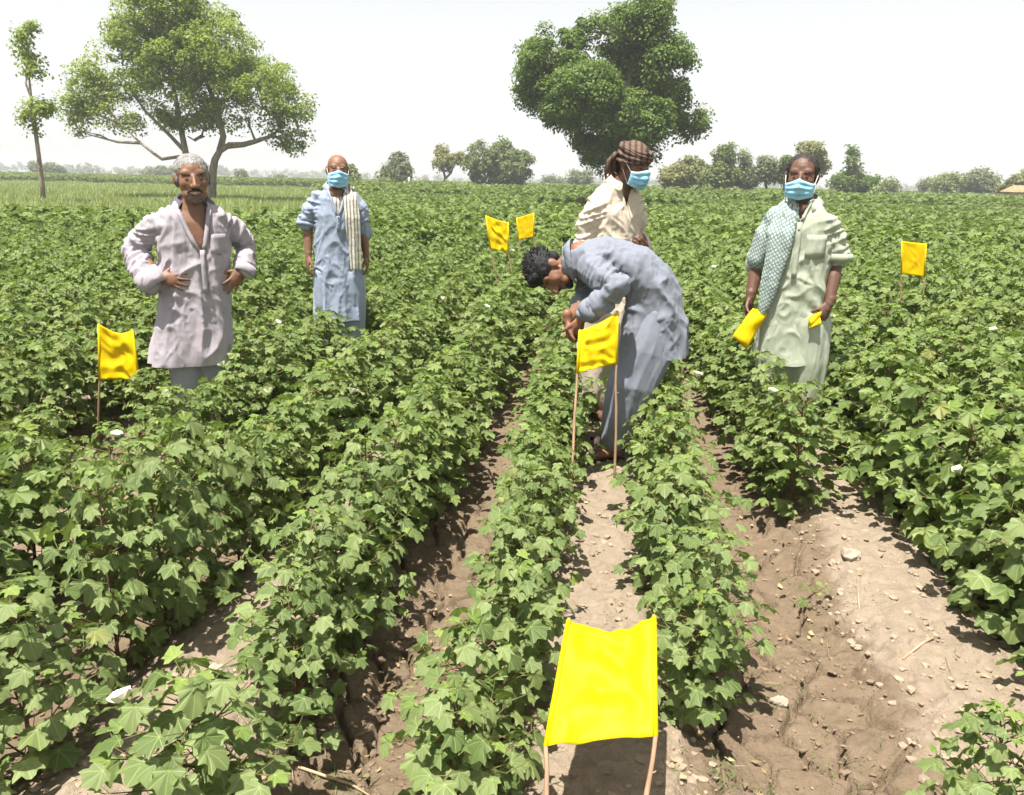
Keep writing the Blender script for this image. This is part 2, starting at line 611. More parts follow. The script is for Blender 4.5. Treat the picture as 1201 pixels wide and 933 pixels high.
def leaf_arrays(rings, seed):
    """one palmate blade: petiole joint at the origin, centre lobe along +Y, upper face +Z"""
    rnd = random.Random(seed)
    droop, cup, skew = rnd.uniform(0.18, 0.42), rnd.uniform(0.05, 0.22), rnd.uniform(-0.12, 0.12)
    wave = [rnd.uniform(-0.06, 0.06) for _ in OUTLINE]
    deep = rnd.uniform(.86, 1.10)           # how far the notches between the lobes reach in
    out = []
    for j, (x, y) in enumerate(OUTLINE):
        q = deep if (min(j, len(OUTLINE) - 1 - j) in (3, 4, 7, 8)) else rnd.uniform(.94, 1.06)
        out.append((x * q * rnd.uniform(0.92, 1.08) + skew * y * 0.4, y * q * rnd.uniform(0.95, 1.05)))
    V = [(0, 0, 0)]
    for ri in range(1, rings + 1):
        t = ri / rings
        for j, (x, y) in enumerate(out):
            px, py = x * t, y * t
            rr = math.hypot(px, py)
            V.append((px, py, cup * rr - droop * rr * rr + 0.09 * t * RIB[j] + wave[j] * t))
    n = len(out)
    F = []
    for j in range(n):
        F.append((0, 1 + j, 1 + (j + 1) % n))
    for ri in range(rings - 1):
        for j in range(n):
            a, b = 1 + ri * n + j, 1 + ri * n + (j + 1) % n
            F.append((a, a + n, b + n, b))
    return np.array(V), F


def leaf_mesh(name, seed, mat, rings=2):
    V, F = leaf_arrays(rings, seed)
    me = bpy.data.meshes.new(name)
    me.from_pydata(V.tolist(), [], F)
    uv = me.uv_layers.new(name='UVMap')
    for lp in me.loops:
        uv.data[lp.index].uv = V[lp.vertex_index][:2]
    me.polygons.foreach_set('use_smooth', [True] * len(F))
    me.materials.append(mat)
    return me


LEAF_MESHES = [leaf_mesh('leaf', 100 + i, M['cotton']) for i in range(6)]
YOUNG_MESHES = [leaf_mesh('young_leaf', 200 + i, M['young']) for i in range(2)]
LEAF_SRC = [leaf_arrays(1, 100 + i) for i in range(6)]


def leaf_matrix(p, fwd, nrm, s):
    f = Vector(fwd).normalized()
    n = Vector(nrm)
    n = (n - f * n.dot(f)).normalized()
    x = f.cross(n)
    m = Matrix((x, f, n)).transposed().to_4x4() @ Matrix.Scale(s, 4)
    m.translation = p
    return m


class Plant:
    """one cotton bush: main stem, fruiting branches, leaves on petioles, bright young leaves at the tips"""
    def __init__(self, seed, h=0.62, spread=0.27, nodes=15, leaf=0.085):
        rnd = random.Random(seed)
        self.leaves, self.bolls = [], []
        st = MB()
        top = Vector((rnd.uniform(-.03, .03), rnd.uniform(-.03, .03), h * 0.93))
        main = [Vector((0, 0, -0.06)), Vector((rnd.uniform(-.02, .02), rnd.uniform(-.02, .02), h * .4)), top]

        def on_main(t):
            return main[0].lerp(main[1], t / .43) if t < .43 else main[1].lerp(main[2], (t - .43) / .57)
        st.tube(main, [0.0065, 0.005, 0.0025], 6)
        phi = rnd.uniform(0, 6.28)

        def add_leaf(p0, out, s, young, plen):
            out = Vector((out.x, out.y, 0)).normalized()
            pe = p0 + out * plen * 0.8 + Vector((0, 0, plen * rnd.uniform(0.2, 0.75)))
            st.tube([p0, pe], [0.0016, 0.0012], 3, False, 1)
            tilt = rnd.uniform(-1.15, -0.05) if not young else rnd.uniform(-0.2, 0.6)
            fwd = out + Vector((rnd.uniform(-.5, .5), rnd.uniform(-.5, .5), tilt))
            nrm = Vector((rnd.uniform(-.35, .35), rnd.uniform(-.35, .35), rnd.uniform(.55, 1.0))) + out * rnd.uniform(0.15, 1.15)
            self.leaves.append((leaf_matrix(pe, fwd, nrm, s), young, rnd.randrange(6)))

        for i in range(nodes):
            t = 0.07 + 0.93 * i / (nodes - 1)
            p0 = on_main(t)
            phi += 2.4 + rnd.uniform(-.35, .35)
            out = Vector((math.cos(phi), math.sin(phi), 0))
            prof = min(1.0, 0.72 + 1.2 * t) if t < .3 else max(0.06, 1.06 - 1.05 * max(0, t - .35) ** 1.25 * 1.5)
            L = spread * prof * rnd.uniform(.75, 1.15)
            ls = leaf * (1.15 - 0.30 * t) * rnd.uniform(.85, 1.15)
            add_leaf(p0, -out, ls, False, rnd.uniform(.05, .11) * (0.4 + prof))
            if L > 0.06:
                up = rnd.uniform(.25, .75)
                e = p0 + out * L + Vector((0, 0, L * up))
                mid = p0 + out * L * .5 + Vector((0, 0, L * up * .62))
                st.tube([p0, mid, e], [0.0032, 0.0025, 0.0015], 4, False)
                k = 3 if L < .13 else (5 if L < .20 else 6)
                for j in range(k):
                    q = (j + 0.75) / k
                    p = (p0.lerp(mid, q * 2) if q < .5 else mid.lerp(e, q * 2 - 1)) if q <= 1 else e
                    side = Vector((-out.y, out.x, 0)) * (1 if (i + j) % 2 else -1)
                    o2 = out * rnd.uniform(.3, 1.1) + side * rnd.uniform(.5, 1.1)
                    add_leaf(p, o2, ls * rnd.uniform(.62, .95), False, rnd.uniform(.035, .075))
                if rnd.random() < .45:
                    add_leaf(e, out, ls * .5, True, .015)
                if rnd.random() < .3:
                    self.bolls.append((tuple(mid + Vector((0, 0, .02))), rnd.uniform(.010, .015)))
        for j in range(7):
            a = j * 2.4
            add_leaf(top, Vector((math.cos(a), math.sin(a), 0)), leaf * rnd.uniform(.36, .72), j < 4, rnd.uniform(.015, .05))
        self.stem = st.mesh('stem')
        self.stem.materials.append(M['stem'])
        self.stem.materials.append(M['petiole'])
        self.foliage = None
        self.seed = seed

    def joined(self, mat, every=1, grow_=1.0):
        rnd = random.Random(self.seed + 7)
        Vs, Fs, uvs, tint, yg, n = [], [], [], [], [], 0
        for k, (m, young, v) in enumerate(self.leaves):
            if k % every:
                continue
            V, F = LEAF_SRC[v]
            A = np.array(m)
            W = (V * grow_) @ A[:3, :3].T + A[:3, 3]
            Vs.append(W)
            uvs.append(V[:, :2])
            Fs += [tuple(i + n for i in f) for f in F]
            n += len(V)
            tint += [rnd.random()] * len(V)
            yg += [1.0 if young else 0.0] * len(V)
        return joined_mesh('foliage', np.concatenate(Vs), Fs, np.concatenate(uvs), tint, yg, mat)


def joined_mesh(name, V, F, uvs, tint, yg, mat):
    me = bpy.data.meshes.new(name)
    me.from_pydata(np.asarray(V).tolist(), [], F)
    if uvs is not None:
        li = np.empty(len(me.loops), dtype=np.int32)
        me.loops.foreach_get('vertex_index', li)
        uv = me.uv_layers.new(name='UVMap')
        uv.data.foreach_set('uv', np.asarray(uvs)[li].astype(np.float32).ravel())
    for nm, a in (('tint', tint), ('young', yg)):
        if a is not None:
            x = me.attributes.new(nm, 'FLOAT', 'POINT')
            x.data.foreach_set('value', np.asarray(a, dtype=np.float32))
    me.materials.append(mat)
    return me


PLANTS = [Plant(s, *a) for s, a in enumerate([(.60, .205, 26, .062), (.64, .215, 27, .058), (.56, .21, 25, .066), (.66, .20, 28, .057), (.60, .225, 26, .060), (.58, .195, 27, .063)])]
for p in PLANTS:
    p.foliage = p.joined(M['canopy'])
BOLL = None


def boll_mesh():
    b = MB()
    b.ell((0, 0, 0), (1, 1, 1.35), nu=8, nv=6)
    me = b.mesh('boll')
    me.materials.append(M['boll'])
    return me


BOLL = boll_mesh()


def flower_mesh(name, mat, r=0.034):
    """five overlapping cupped petals on a green calyx"""
    b = MB()
    for k in range(5):
        a = k * 2 * math.pi / 5
        V, F = [], []
        for i in range(4):
            t = i / 3
            w = r * (0.25 + 0.95 * math.sin(min(1, t * 1.1) * 1.9))
            for j in (-1, 0, 1):
                rr = r * (0.15 + 0.75 * t)
                x, y, z = rr - (0.12 * r if j else 0) * t, j * w * .75, r * (1.25 * t ** 0.8)
                V.append((x * math.cos(a) - y * math.sin(a), x * math.sin(a) + y * math.cos(a), z))
        for i in range(3):
            for j in range(2):
                q = i * 3 + j
                F.append((q, q + 1, q + 4, q + 3))
        b.add(V, F)
    b.ell((0, 0, 0), (r * .5, r * .5, r * .6), nu=8, nv=5, mi=1)
    me = b.mesh(name)
    me.materials.append(mat)
    me.materials.append(M['boll'])
    return me


FLOWER = flower_mesh('flower', M['petal'], 0.020)
FADED = flower_mesh('faded_flower', M['petal_pink'], 0.022)

ORD = ['first', 'second', 'third', 'fourth', 'fifth', 'sixth', 'seventh', 'eighth', 'ninth', 'tenth', 'eleventh', 'twelfth', 'thirteenth', 'fourteenth', 'fifteenth', 'sixteenth']


def row_x(k):
    """rows counted outwards from the centre path: 1, 2, 3 ... to the right, -1, -2 ... to the left"""
    a = abs(k) - 1
    x = 0.29 + (a // 2) * BED + (a % 2) * (BED - 0.58)
    return BED0 + (x if k > 0 else -x)


PEOPLE_XY = [(-2.29, 4.35, .22), (-2.12, 6.2, .22), (.07, 5.1, .2), (.17, 4.3, .22), (1.11, 4.65, .2)]
FIRST_Y = {-1: 1.52, 1: 2.06, 2: 1.62, 3: 2.05, -2: 1.42, -3: 1.60}
rnd = random.Random(21)
spots = []
for k in [r for r in range(-30, 31) if r]:
    X = row_x(k)
    y = FIRST_Y.get(k, -2.2 + rnd.uniform(0, .3))
    lim = 13.5 if abs(X) < 11 else 10
    while y < lim:
        x = X + rnd.uniform(-.045, .045) - (.07 if k == -1 and y < 2.0 else 0)
        # rows close to the path are a shorter, younger stand; the outer rows are taller
        h = {1: .84, -1: .80, 2: .74 if y < 1.8 else .88, -2: .90, -3: .95 if y < 1.8 else 1.22 if y < 2.7 else .95, -4: 1.1 if y < 2.6 else .88, -5: 1.05 if y < 2.7 else .80}.get(k, .96 if k < 0 else 1.08) + 0.035 * min(6, max(0, y - 2.5)) * (1 if abs(k) < 3 else .3)
        s = h * rnd.uniform(.9, 1.1)
        ok = True
        if k == 2 and 1.75 < y < 3.55:
            ok = False                       # gap with bare soil and one seedling
        if k == 1 and 4.35 < y < 4.5:
            ok = False
        if k == -2 and 1.6 < y < 1.80:
            ok = False
        if k == -3 and 1.68 < y < 2.02 or k == -5 and 3.35 < y < 4.05 or k == -4 and 3.05 < y < 3.3:
            ok = False
        for (qx, qy, r) in PEOPLE_XY:
            if math.hypot(x - qx, y - qy) < r:
                ok = False
        if ok:
            spots.append([k, x, y, s, rnd.uniform(0, 6.28), rnd.randrange(len(PLANTS))])
        y += rnd.uniform(.185, .28) * (1.0 if y < 8 else 1.15)
        if rnd.random() < .03:
            y += .2


def in_view(x, y, s):
    hits = [to_px((x + dx, y, z)) for z in (0.05, .35 * s, .62 * s) for dx in (-.18, 0, .18)]
    return any(h and -5 < h[0] < PW + 5 and 0 < h[1] < PH + 5 for h in hits)


spots.sort(key=lambda q: math.hypot(q[1], q[2]))
vis = [q for q in spots if in_view(q[1], q[2], q[3])]
single = vis[:300]
single_ids = set(id(q) for q in single)
NEAR = 27
near_count = {}
# flowers: photo pixels of the white blooms, matched to the plant that stands there
BLOOMS = [(130, 890, 1.42), (365, 688, 2.0), (216, 521, 2.9), (307, 459, 3.6), (196, 464, 3.5), (140, 516, 2.8), (830, 441, 4.2), (1120, 580, 3.1), (975, 374, 5.5), (570, 362, 5.8), (262, 430, 4.0), (440, 470, 3.9), (1145, 388, 5.5), (600, 290, 8.5), (318, 380, 5.2), (520, 352, 6.2), (283, 322, 6.8), (840, 282, 8.0), (905, 462, 3.9)]
bloom_of = {}
for i, (bx, by, bY) in enumerate(BLOOMS):
    w = at(bx, by, bY)
    q = min(single, key=lambda q: (q[1] - w.x) ** 2 + (q[2] - w.y) ** 2)
    bloom_of.setdefault(id(q), []).append(w)
for i, q in enumerate(single):
    k, x, y, s, rz, v = q
    P = PLANTS[v]
    root = empty('cotton_plant', (x, y, gz(x, y)), rz, s)
    wide = s * (1.0 + .13 * min(1, max(0, (y - 2.6) / 2.6)))      # bushes close up farther down the rows
    if k == -3 and 1.8 < y < 2.8:
        wide *= .80
    if k in (-2, -3) and y < 1.75:
        wide *= 1.2
    root.scale = (wide, wide, s)
    near_count[k] = near_count.get(k, 0) + 1
    n = near_count[k]
    if abs(k) <= 8 and n <= 16 and y < 6.5:
        side = 'the pale-green-shirted man' if k > 0 else 'the hands-on-hips man'
        lab = '%s cotton plant in the %s row from the centre path towards %s' % (ORD[n - 1], ORD[abs(k) - 1], side)
    else:
        lab = 'leafy cotton plant merging into the unbroken green canopy of the farther field'
    tag(root, lab, 'cotton plant', 'cotton plants in rows')
    link('stem', P.stem, root)
    if i < NEAR:
        for m, young, lv in P.leaves:
            o = link('young_leaf' if young else 'leaf', YOUNG_MESHES[lv % 2] if young else LEAF_MESHES[lv], root)
            o.matrix_local = m
        for c, r in P.bolls[:2]:
            o = link('boll', BOLL, root)
            o.location, o.scale = c, (r,) * 3
    else:
        f = link('foliage', P.foliage, root)
        f['kind'] = 'stuff'
    for w in bloom_of.get(id(q), []):
        o = link('flower', FLOWER, root)
        d = Vector((w.x - x, w.y - y))
        if d.length > .17:
            d = d.normalized() * .17
        c, sn = math.cos(-rz), math.sin(-rz)
        o.location = ((d.x * c - d.y * sn) / wide, (d.x * sn + d.y * c) / wide, min(.70, max(.45, (w.z - gz(x, y)) / s)))
        o.rotation_euler = (rnd.uniform(-.5, .5), rnd.uniform(-.5, .5), rnd.uniform(0, 6))
        o.scale = (1 / s,) * 3

# the lone seedling in the damp furrow
P = Plant(77, .10, .045, 5, .032)
w = Vector((.86, 2.86, 0))
root = tag(empty('cotton_seedling', (w.x, w.y, gz(w.x, w.y))), 'tiny cotton seedling alone in the damp bare furrow beside a pale clod', 'seedling')
link('stem', P.stem, root)
for m, young, lv in P.leaves:
    link('leaf', YOUNG_MESHES[lv % 2] if young else LEAF_MESHES[lv], root).matrix_local = m


# ------------------------------------------------------------------ masses: scattered by geometry nodes
def scatter(name, sources, pts, label, cat):
    """pts: rows of (x, y, z, rot, scale, index)"""
    col = bpy.data.collections.new(name + '_sources')
    for i, me in enumerate(sources):
        o = bpy.data.objects.new('%s_%02d' % (name, i), me)
        col.objects.link(o)
    A = np.array(pts, float)
    me = bpy.data.meshes.new(name)
    me.vertices.add(len(A))
    me.vertices.foreach_set('co', A[:, :3].ravel())
    for nm, t, c in (('rot', 'FLOAT', 3), ('siz', 'FLOAT', 4), ('idx', 'INT', 5)):
        a = me.attributes.new(nm, t, 'POINT')
        a.data.foreach_set('value', A[:, c].astype(np.int32 if t == 'INT' else np.float32))
    o = link(name, me)
    ng = bpy.data.node_groups.new(name, 'GeometryNodeTree')
    ng.interface.new_socket('Geometry', in_out='INPUT', socket_type='NodeSocketGeometry')
    ng.interface.new_socket('Geometry', in_out='OUTPUT', socket_type='NodeSocketGeometry')
    N, L = ng.nodes, ng.links
    gi, go = N.new('NodeGroupInput'), N.new('NodeGroupOutput')
    ip = N.new('GeometryNodeInstanceOnPoints')
    ci = N.new('GeometryNodeCollectionInfo')
    ci.inputs['Collection'].default_value = col
    ci.inputs['Separate Children'].default_value = True
    ci.inputs['Reset Children'].default_value = True

    def attr(nm, t):
        a = N.new('GeometryNodeInputNamedAttribute')
        a.data_type = t
        a.inputs['Name'].default_value = nm
        return a.outputs['Attribute']
    cx = N.new('ShaderNodeCombineXYZ')
    L.new(attr('rot', 'FLOAT'), cx.inputs['Z'])
    er = N.new('FunctionNodeEulerToRotation')
    L.new(cx.outputs[0], er.inputs[0])
    L.new(gi.outputs[0], ip.inputs['Points'])
    L.new(ci.outputs[0], ip.inputs['Instance'])
    ip.inputs['Pick Instance'].default_value = True
    L.new(attr('idx', 'INT'), ip.inputs['Instance Index'])
    L.new(er.outputs[0], ip.inputs['Rotation'])
    sx = N.new('ShaderNodeCombineXYZ')
    s = attr('siz', 'FLOAT')
    for i in range(3):
        L.new(s, sx.inputs[i])
    L.new(sx.outputs[0], ip.inputs['Scale'])
    L.new(ip.outputs[0], go.inputs[0])
    md = o.modifiers.new('scatter', 'NODES')
    md.node_group = ng
    return tag(o, label, cat, kind='stuff')


rest = [(q[1], q[2], gz(q[1], q[2]), q[4], q[3] * 1.12, q[5]) for q in spots if id(q) not in single_ids and math.hypot(q[1], q[2] - .2) > .45]
scatter('cotton_crop', [p.foliage for p in PLANTS], rest, 'mass of cotton plants filling the field beyond the nearest rows', 'crop')


def patch_mesh(seed, mat, size=1.3, h=.72, n=420, ls=.105, bright=.16):
    """a square of closed cotton canopy seen from afar: leaves on bumpy row tops"""
    r = np.random.RandomState(seed)
    Vs, Fs, tint, yg, c = [], [], [], [], 0
    for i in range(n):
        x, y = r.uniform(-size / 2, size / 2, 2)
        top = h * (0.80 + .28 * math.cos((x / 0.6) * 2 * math.pi) * .5 + .16 * math.sin(y * 9 + seed))
        z = top * (1 - abs(r.normal(0, .24)))
        V, F = LEAF_SRC[r.randint(6)]
        m = leaf_matrix(Vector((x, y, max(.08, z))), Vector((r.normal(), r.normal(), r.uniform(-.7, .2))), Vector((r.normal(0, .35), r.normal(0, .35) - .15, 1)), ls * r.uniform(.7, 1.25))
        A = np.array(m)
        Vs.append(V @ A[:3, :3].T + A[:3, 3])
        Fs += [tuple(k + c for k in f) for f in F]
        c += len(V)
        tint += [r.rand()] * len(V)
        yg += [1.0 if (r.rand() < bright and z > top * .86) else 0.0] * len(V)
    return joined_mesh('canopy_patch', np.concatenate(Vs), Fs, None, tint, yg, mat)


def in_grass(x, y):
    return y > 17.5 and x < -.32 * y - 1.0 and y < 85


rnd = random.Random(4)
pts, gpts = [], []
y = 10.4
while y < 150:
    stp = 1.2 if y < 45 else 2.0
    w = .95 * y + 6
    x = -w
    while x < w * .9:
        px = round(x / 1.2) * 1.2 + BED0 if y < 45 else x
        if y < 13.6 and abs(px) < 11.2:
            pass
        elif in_grass(px, y):
            pass
        elif -22 < px < -18 and 36 < y < 40:
            pass
        else:
            pts.append((px + rnd.uniform(-.06, .06), y + rnd.uniform(-.1, .1), 0, 0 if rnd.random() < .5 else math.pi, rnd.uniform(.9, 1.1) * (1.0 if y < 45 else 1.45), rnd.randrange(4)))
        x += stp
    y += stp
scatter('distant_cotton_canopy', [patch_mesh(s, M['canopy']) for s in range(4)], pts, 'even green cotton canopy stretching back to the tree line', 'crop')

M['grass'] = leaf_mat('meadow_grass', (0.15, 0.22, 0.055), (0.28, 0.35, 0.105), veins=False, dust=0.0, tcol=(.3, .34, .1), trans=.3)


def grass_mesh(seed, n=420, size=1.5, h=.48):
    r = np.random.RandomState(seed)
    Vs, Fs, tint, c = [], [], [], 0
    for i in range(n):
        x, y = r.uniform(-size / 2, size / 2, 2)
        hh, a, w = h * r.uniform(.45, 1.05), r.uniform(0, 6.28), r.uniform(.012, .022)
        dx, dy = math.cos(a), math.sin(a)
        ln = hh * r.uniform(.15, .6)
        V = [(x - dy * w, y + dx * w, 0), (x + dy * w, y - dx * w, 0), (x + dx * ln * .4 + dy * w * .7, y + dy * ln * .4 - dx * w * .7, hh * .6), (x + dx * ln * .4 - dy * w * .7, y + dy * ln * .4 + dx * w * .7, hh * .6), (x + dx * ln, y + dy * ln, hh)]
        Vs.append(np.array(V))
        Fs += [tuple(k + c for k in f) for f in ((0, 1, 2, 3), (3, 2, 4))]
        c += 5
        tint += [r.rand()] * 5
    return joined_mesh('grass_patch', np.concatenate(Vs), Fs, None, tint, None, M['grass'])


y = 17
while y < 86:
    x = -1.0 * y - 5
    while x < -.3 * y:
        if in_grass(x, y):
            gpts.append((x + rnd.uniform(-.3, .3), y + rnd.uniform(-.3, .3), 0, rnd.uniform(0, 6.28), rnd.uniform(.7, 1.25), rnd.randrange(3)))
        x += 1.25 if y < 40 else 2.0
    y += 1.25 if y < 40 else 2.2
scatter('tall_grass', [grass_mesh(s) for s in range(3)], gpts, 'pale yellow-green tall grass round the spreading tree beyond the cotton', 'grass')
# ------------------------------------------------------------------ trees
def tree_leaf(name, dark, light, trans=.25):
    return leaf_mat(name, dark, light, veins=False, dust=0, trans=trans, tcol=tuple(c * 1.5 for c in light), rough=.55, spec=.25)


M['leaf_light'] = tree_leaf('light_tree_leaf', (0.130, 0.190, 0.030), (0.245, 0.315, 0.055), .4)
M['leaf_dark'] = tree_leaf('dark_tree_leaf', (0.050, 0.098, 0.018), (0.155, 0.225, 0.044), .3)
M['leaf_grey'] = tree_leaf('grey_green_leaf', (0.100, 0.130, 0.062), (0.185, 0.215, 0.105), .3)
M['leaf_mid'] = tree_leaf('mid_green_leaf', (0.095, 0.135, 0.040), (0.185, 0.235, 0.075), .3)
M['leaf_olive'] = tree_leaf('olive_leaf', (0.135, 0.150, 0.045), (0.235, 0.240, 0.085), .3)


def crown_mesh(blobs, n, ls, mat, seed, clump=.42, per=16, shell=.62, flat=.8):
    """leaves on many small uneven puffs that sit through and over the crown's lobes; clump = puff radius"""
    r = np.random.RandomState(seed)
    vol = np.array([b[3] * b[4] * b[5] for b in blobs]) ** .72
    vol /= vol.sum()
    per *= 5
    nt = max(3, n // per)
    which = r.choice(len(blobs), nt, p=vol)
    B = np.array([b[:6] for b in blobs])[which]
    d = r.normal(size=(nt, 3))
    d /= np.linalg.norm(d, axis=1)[:, None]
    q = shell + (1 - shell) * r.rand(nt) ** .6
    q = np.where(r.rand(nt) < .22, r.rand(nt) ** .5, q) * r.uniform(.82, 1.08, nt)
    Cn = B[:, :3] + d * q[:, None] * B[:, 3:6]
    tt = r.rand(nt)
    idx = np.repeat(np.arange(nt), per)
    m = len(idx)
    cs = (clump * r.uniform(.55, 1.45, nt))[idx]
    e = r.normal(size=(m, 3))
    e[:, 2] += .35
    e /= np.linalg.norm(e, axis=1)[:, None]
    rr = np.where(r.rand(m) < .7, r.uniform(.72, 1.1, m), r.uniform(.15, 1.2, m))
    P = Cn[idx] + e * (cs * rr)[:, None] * np.array([1, 1, flat])
    out = e * .6 + r.normal(size=(m, 3)) * .4 + np.array([0, -.08, .55])
    out /= np.linalg.norm(out, axis=1)[:, None]
    f = r.normal(size=(m, 3)) + e * .5 - np.array([0, 0, .6])
    f -= out * (f * out).sum(1)[:, None]
    f /= np.linalg.norm(f, axis=1)[:, None]
    s = np.cross(f, out)
    L = (ls * r.uniform(.6, 1.35, m))[:, None]
    W = L * .36
    V = np.stack([P - f * L * .5, P + s * W + out * L * .05, P + f * L * .5 - out * L * .12, P - s * W + out * L * .05], 1).reshape(-1, 3)
    F = np.arange(m * 4).reshape(-1, 4)
    me = bpy.data.meshes.new('crown')
    me.vertices.add(len(V))
    me.vertices.foreach_set('co', V.ravel())
    me.loops.add(F.size)
    me.loops.foreach_set('vertex_index', F.ravel().astype(np.int32))
    me.polygons.add(m)
    me.polygons.foreach_set('loop_start', np.arange(0, F.size, 4, dtype=np.int32))
    me.update(calc_edges=True)
    a = me.attributes.new('tint', 'FLOAT', 'POINT')
    a.data.foreach_set('value', np.repeat(np.clip(tt[idx] * .65 + r.rand(m) * .35, 0, .999), 4).astype(np.float32))
    me.materials.append(mat)
    return me


def limb_pts(a, b, n, wob, r):
    a, b = Vector(a), Vector(b)
    out = []
    for i in range(n + 1):
        t = i / n
        p = a.lerp(b, t)
        if 0 < i < n:
            p += Vector((r.uniform(-1, 1), r.uniform(-1, 1), r.uniform(-.6, .6))) * wob * (b - a).length
        out.append(p)
    return out


def tree(name, label, base_px, Y, blobs_px, n, ls, mat, trunks=None, seed=0, tr=.18, depth=.8, clump=.42, per=16, shell=.62, group=None, limbs=True, bark=None, cat='tree'):
    """blobs_px: lobes as photo pixel centre and radii; each lobe gets its own distance so the crown is a full volume"""
    r = random.Random(seed)
    sc = Y / FPX
    w0 = at(base_px[0], base_px[1], Y)
    base = Vector((w0.x, Y, 0))
    root = tag(empty(name, base), label, cat, group)
    blobs = []
    for bl in blobs_px:
        x, y, rx, ry = bl[:4]
        dz = bl[4] if len(bl) > 4 else r.uniform(-1, 1) * depth
        w = at(x, y, Y + dz) - base
        blobs.append((w.x, w.y, w.z, rx * sc, (rx + ry) * .5 * sc * 1.05, ry * sc))
    tb = MB()
    if trunks is None:
        cz = sum(b[2] for b in blobs) / len(blobs)
        cx = sum(b[0] for b in blobs) / len(blobs)
        trunks = [([(0, 0, -.2), (cx * .3, 0, cz * .45), (cx, 0, cz)], [tr, tr * .8, tr * .35])]
    else:
        conv = []
        for px, rr in trunks:
            pts = []
            for q in px:
                w = at(q[0], q[1], Y + (q[2] if len(q) > 2 else 0)) - base
                pts.append((w.x, w.y, -.2 if q[1] >= 222 else w.z))
            conv.append((pts, rr))
        trunks = conv
    for pts, rr in trunks:
        tb.tube(pts, rr, 9)
    if limbs:
        tips = [Vector(p) for pts, rr in trunks for p in pts[1:]]
        for b in blobs:
            c = Vector(b[:3])
            a = min(tips, key=lambda t: (t - c).length + (0 if t.z < c.z + .2 else 3))
            pts = limb_pts(a, c, 4, .07, r)
            tb.tube(pts, [tr * .38, tr * .3, tr * .22, tr * .15, tr * .07], 6)
            for j in range(3):
                e = c + Vector((r.uniform(-1, 1) * b[3], r.uniform(-1, 1) * b[4], r.uniform(-.5, 1) * b[5])) * .8
                tb.tube(limb_pts(pts[2], e, 3, .1, r), [tr * .16, tr * .12, tr * .08, tr * .03], 5)
    tb.build('trunk', bark or M['bark'], root)
    cr = link('crown', crown_mesh(blobs, n, ls, mat, seed, clump, per, shell), root)
    cr['kind'] = 'stuff'
    return root


tree('spreading_tree', 'broad light-green tree with an open umbrella crown and forked bare limbs', (247, 225), 38,
     [(190, 12, 48, 36), (228, 32, 46, 34), (150, 55, 42, 32), (112, 105, 34, 24), (96, 128, 20, 20), (262, 58, 40, 32), (300, 100, 44, 28), (340, 122, 26, 26),
      (200, 85, 48, 30), (250, 105, 44, 26), (165, 105, 42, 26), (135, 138, 26, 13), (338, 160, 26, 17), (215, 140, 34, 15), (105, 92, 22, 16), (186, -16, 40, 24),
      (292, 135, 32, 16), (255, 142, 22, 12), (160, 145, 20, 10), (87, 152, 9, 11), (180, 45, 46, 34), (225, 65, 42, 30), (320, 85, 22, 14), (275, 80, 32, 24)],
     70000, .135, M['leaf_light'],
     [([(247, 230), (249, 205), (252, 188), (258, 177), (268, 171)], [.24, .20, .17, .15, .13]), ([(268, 171), (285, 170), (300, 166), (318, 160, .5), (330, 150, .8)], [.16, .13, .11, .08, .05]),
      ([(258, 177), (262, 160), (255, 130), (240, 90), (230, 50)], [.17, .15, .12, .09, .04]),
      ([(224, 230), (221, 200), (217, 175), (212, 150), (205, 110), (195, 60), (190, 20)], [.20, .17, .15, .13, .10, .07, .03]),
      ([(223, 200, .1), (210, 184, -.4), (190, 187, -.6), (180, 180, -.6), (165, 168, -.5), (140, 145, -.3)], [.10, .09, .08, .07, .06, .03]),
      ([(217, 178, 0), (200, 160, .5), (170, 130, 1), (150, 100, 1.2)], [.11, .09, .07, .04]),
      ([(318, 160, .5), (335, 163, .8), (350, 150, 1)], [.08, .06, .03]), ([(240, 160, .5), (228, 165, .3), (220, 160, .2)], [.05, .04, .03])],
     seed=3, tr=.2, depth=1.6, clump=.48, per=20, shell=.6)
tree('dense_tree', 'tall dense dark-green tree with a lumpy crown behind the man in cream', (714, 225), 35,
     [(762, 20, 24, 24, -.8), (769, 5, 16, 12, .2), (735, 44, 36, 28, .8), (690, 38, 15, 16, -.4), (648, 68, 33, 26, -1.2), (619, 99, 16, 18, -.4), (636, 114, 24, 16, .6), (684, 112, 38, 30, -2.4),
      (782, 82, 24, 34, -.6), (802, 147, 24, 15, .2), (752, 140, 34, 24, -1.8), (698, 152, 28, 22, .6), (706, 180, 20, 15, -.6), (744, 172, 32, 16, .4), (724, 195, 18, 9, -.2), (740, 92, 40, 34, 1.2), (716, 122, 34, 32, 1.6), (668, 92, 28, 24, 1.4), (664, 140, 20, 12, .2), (786, 118, 22, 18, .8)],
     120000, .125, M['leaf_dark'], [([(718, 230), (720, 205), (722, 180), (728, 140), (738, 90), (752, 40)], [.38, .34, .30, .24, .16, .06])],
     seed=5, tr=.26, depth=1.7, clump=.42, per=32, shell=.88)
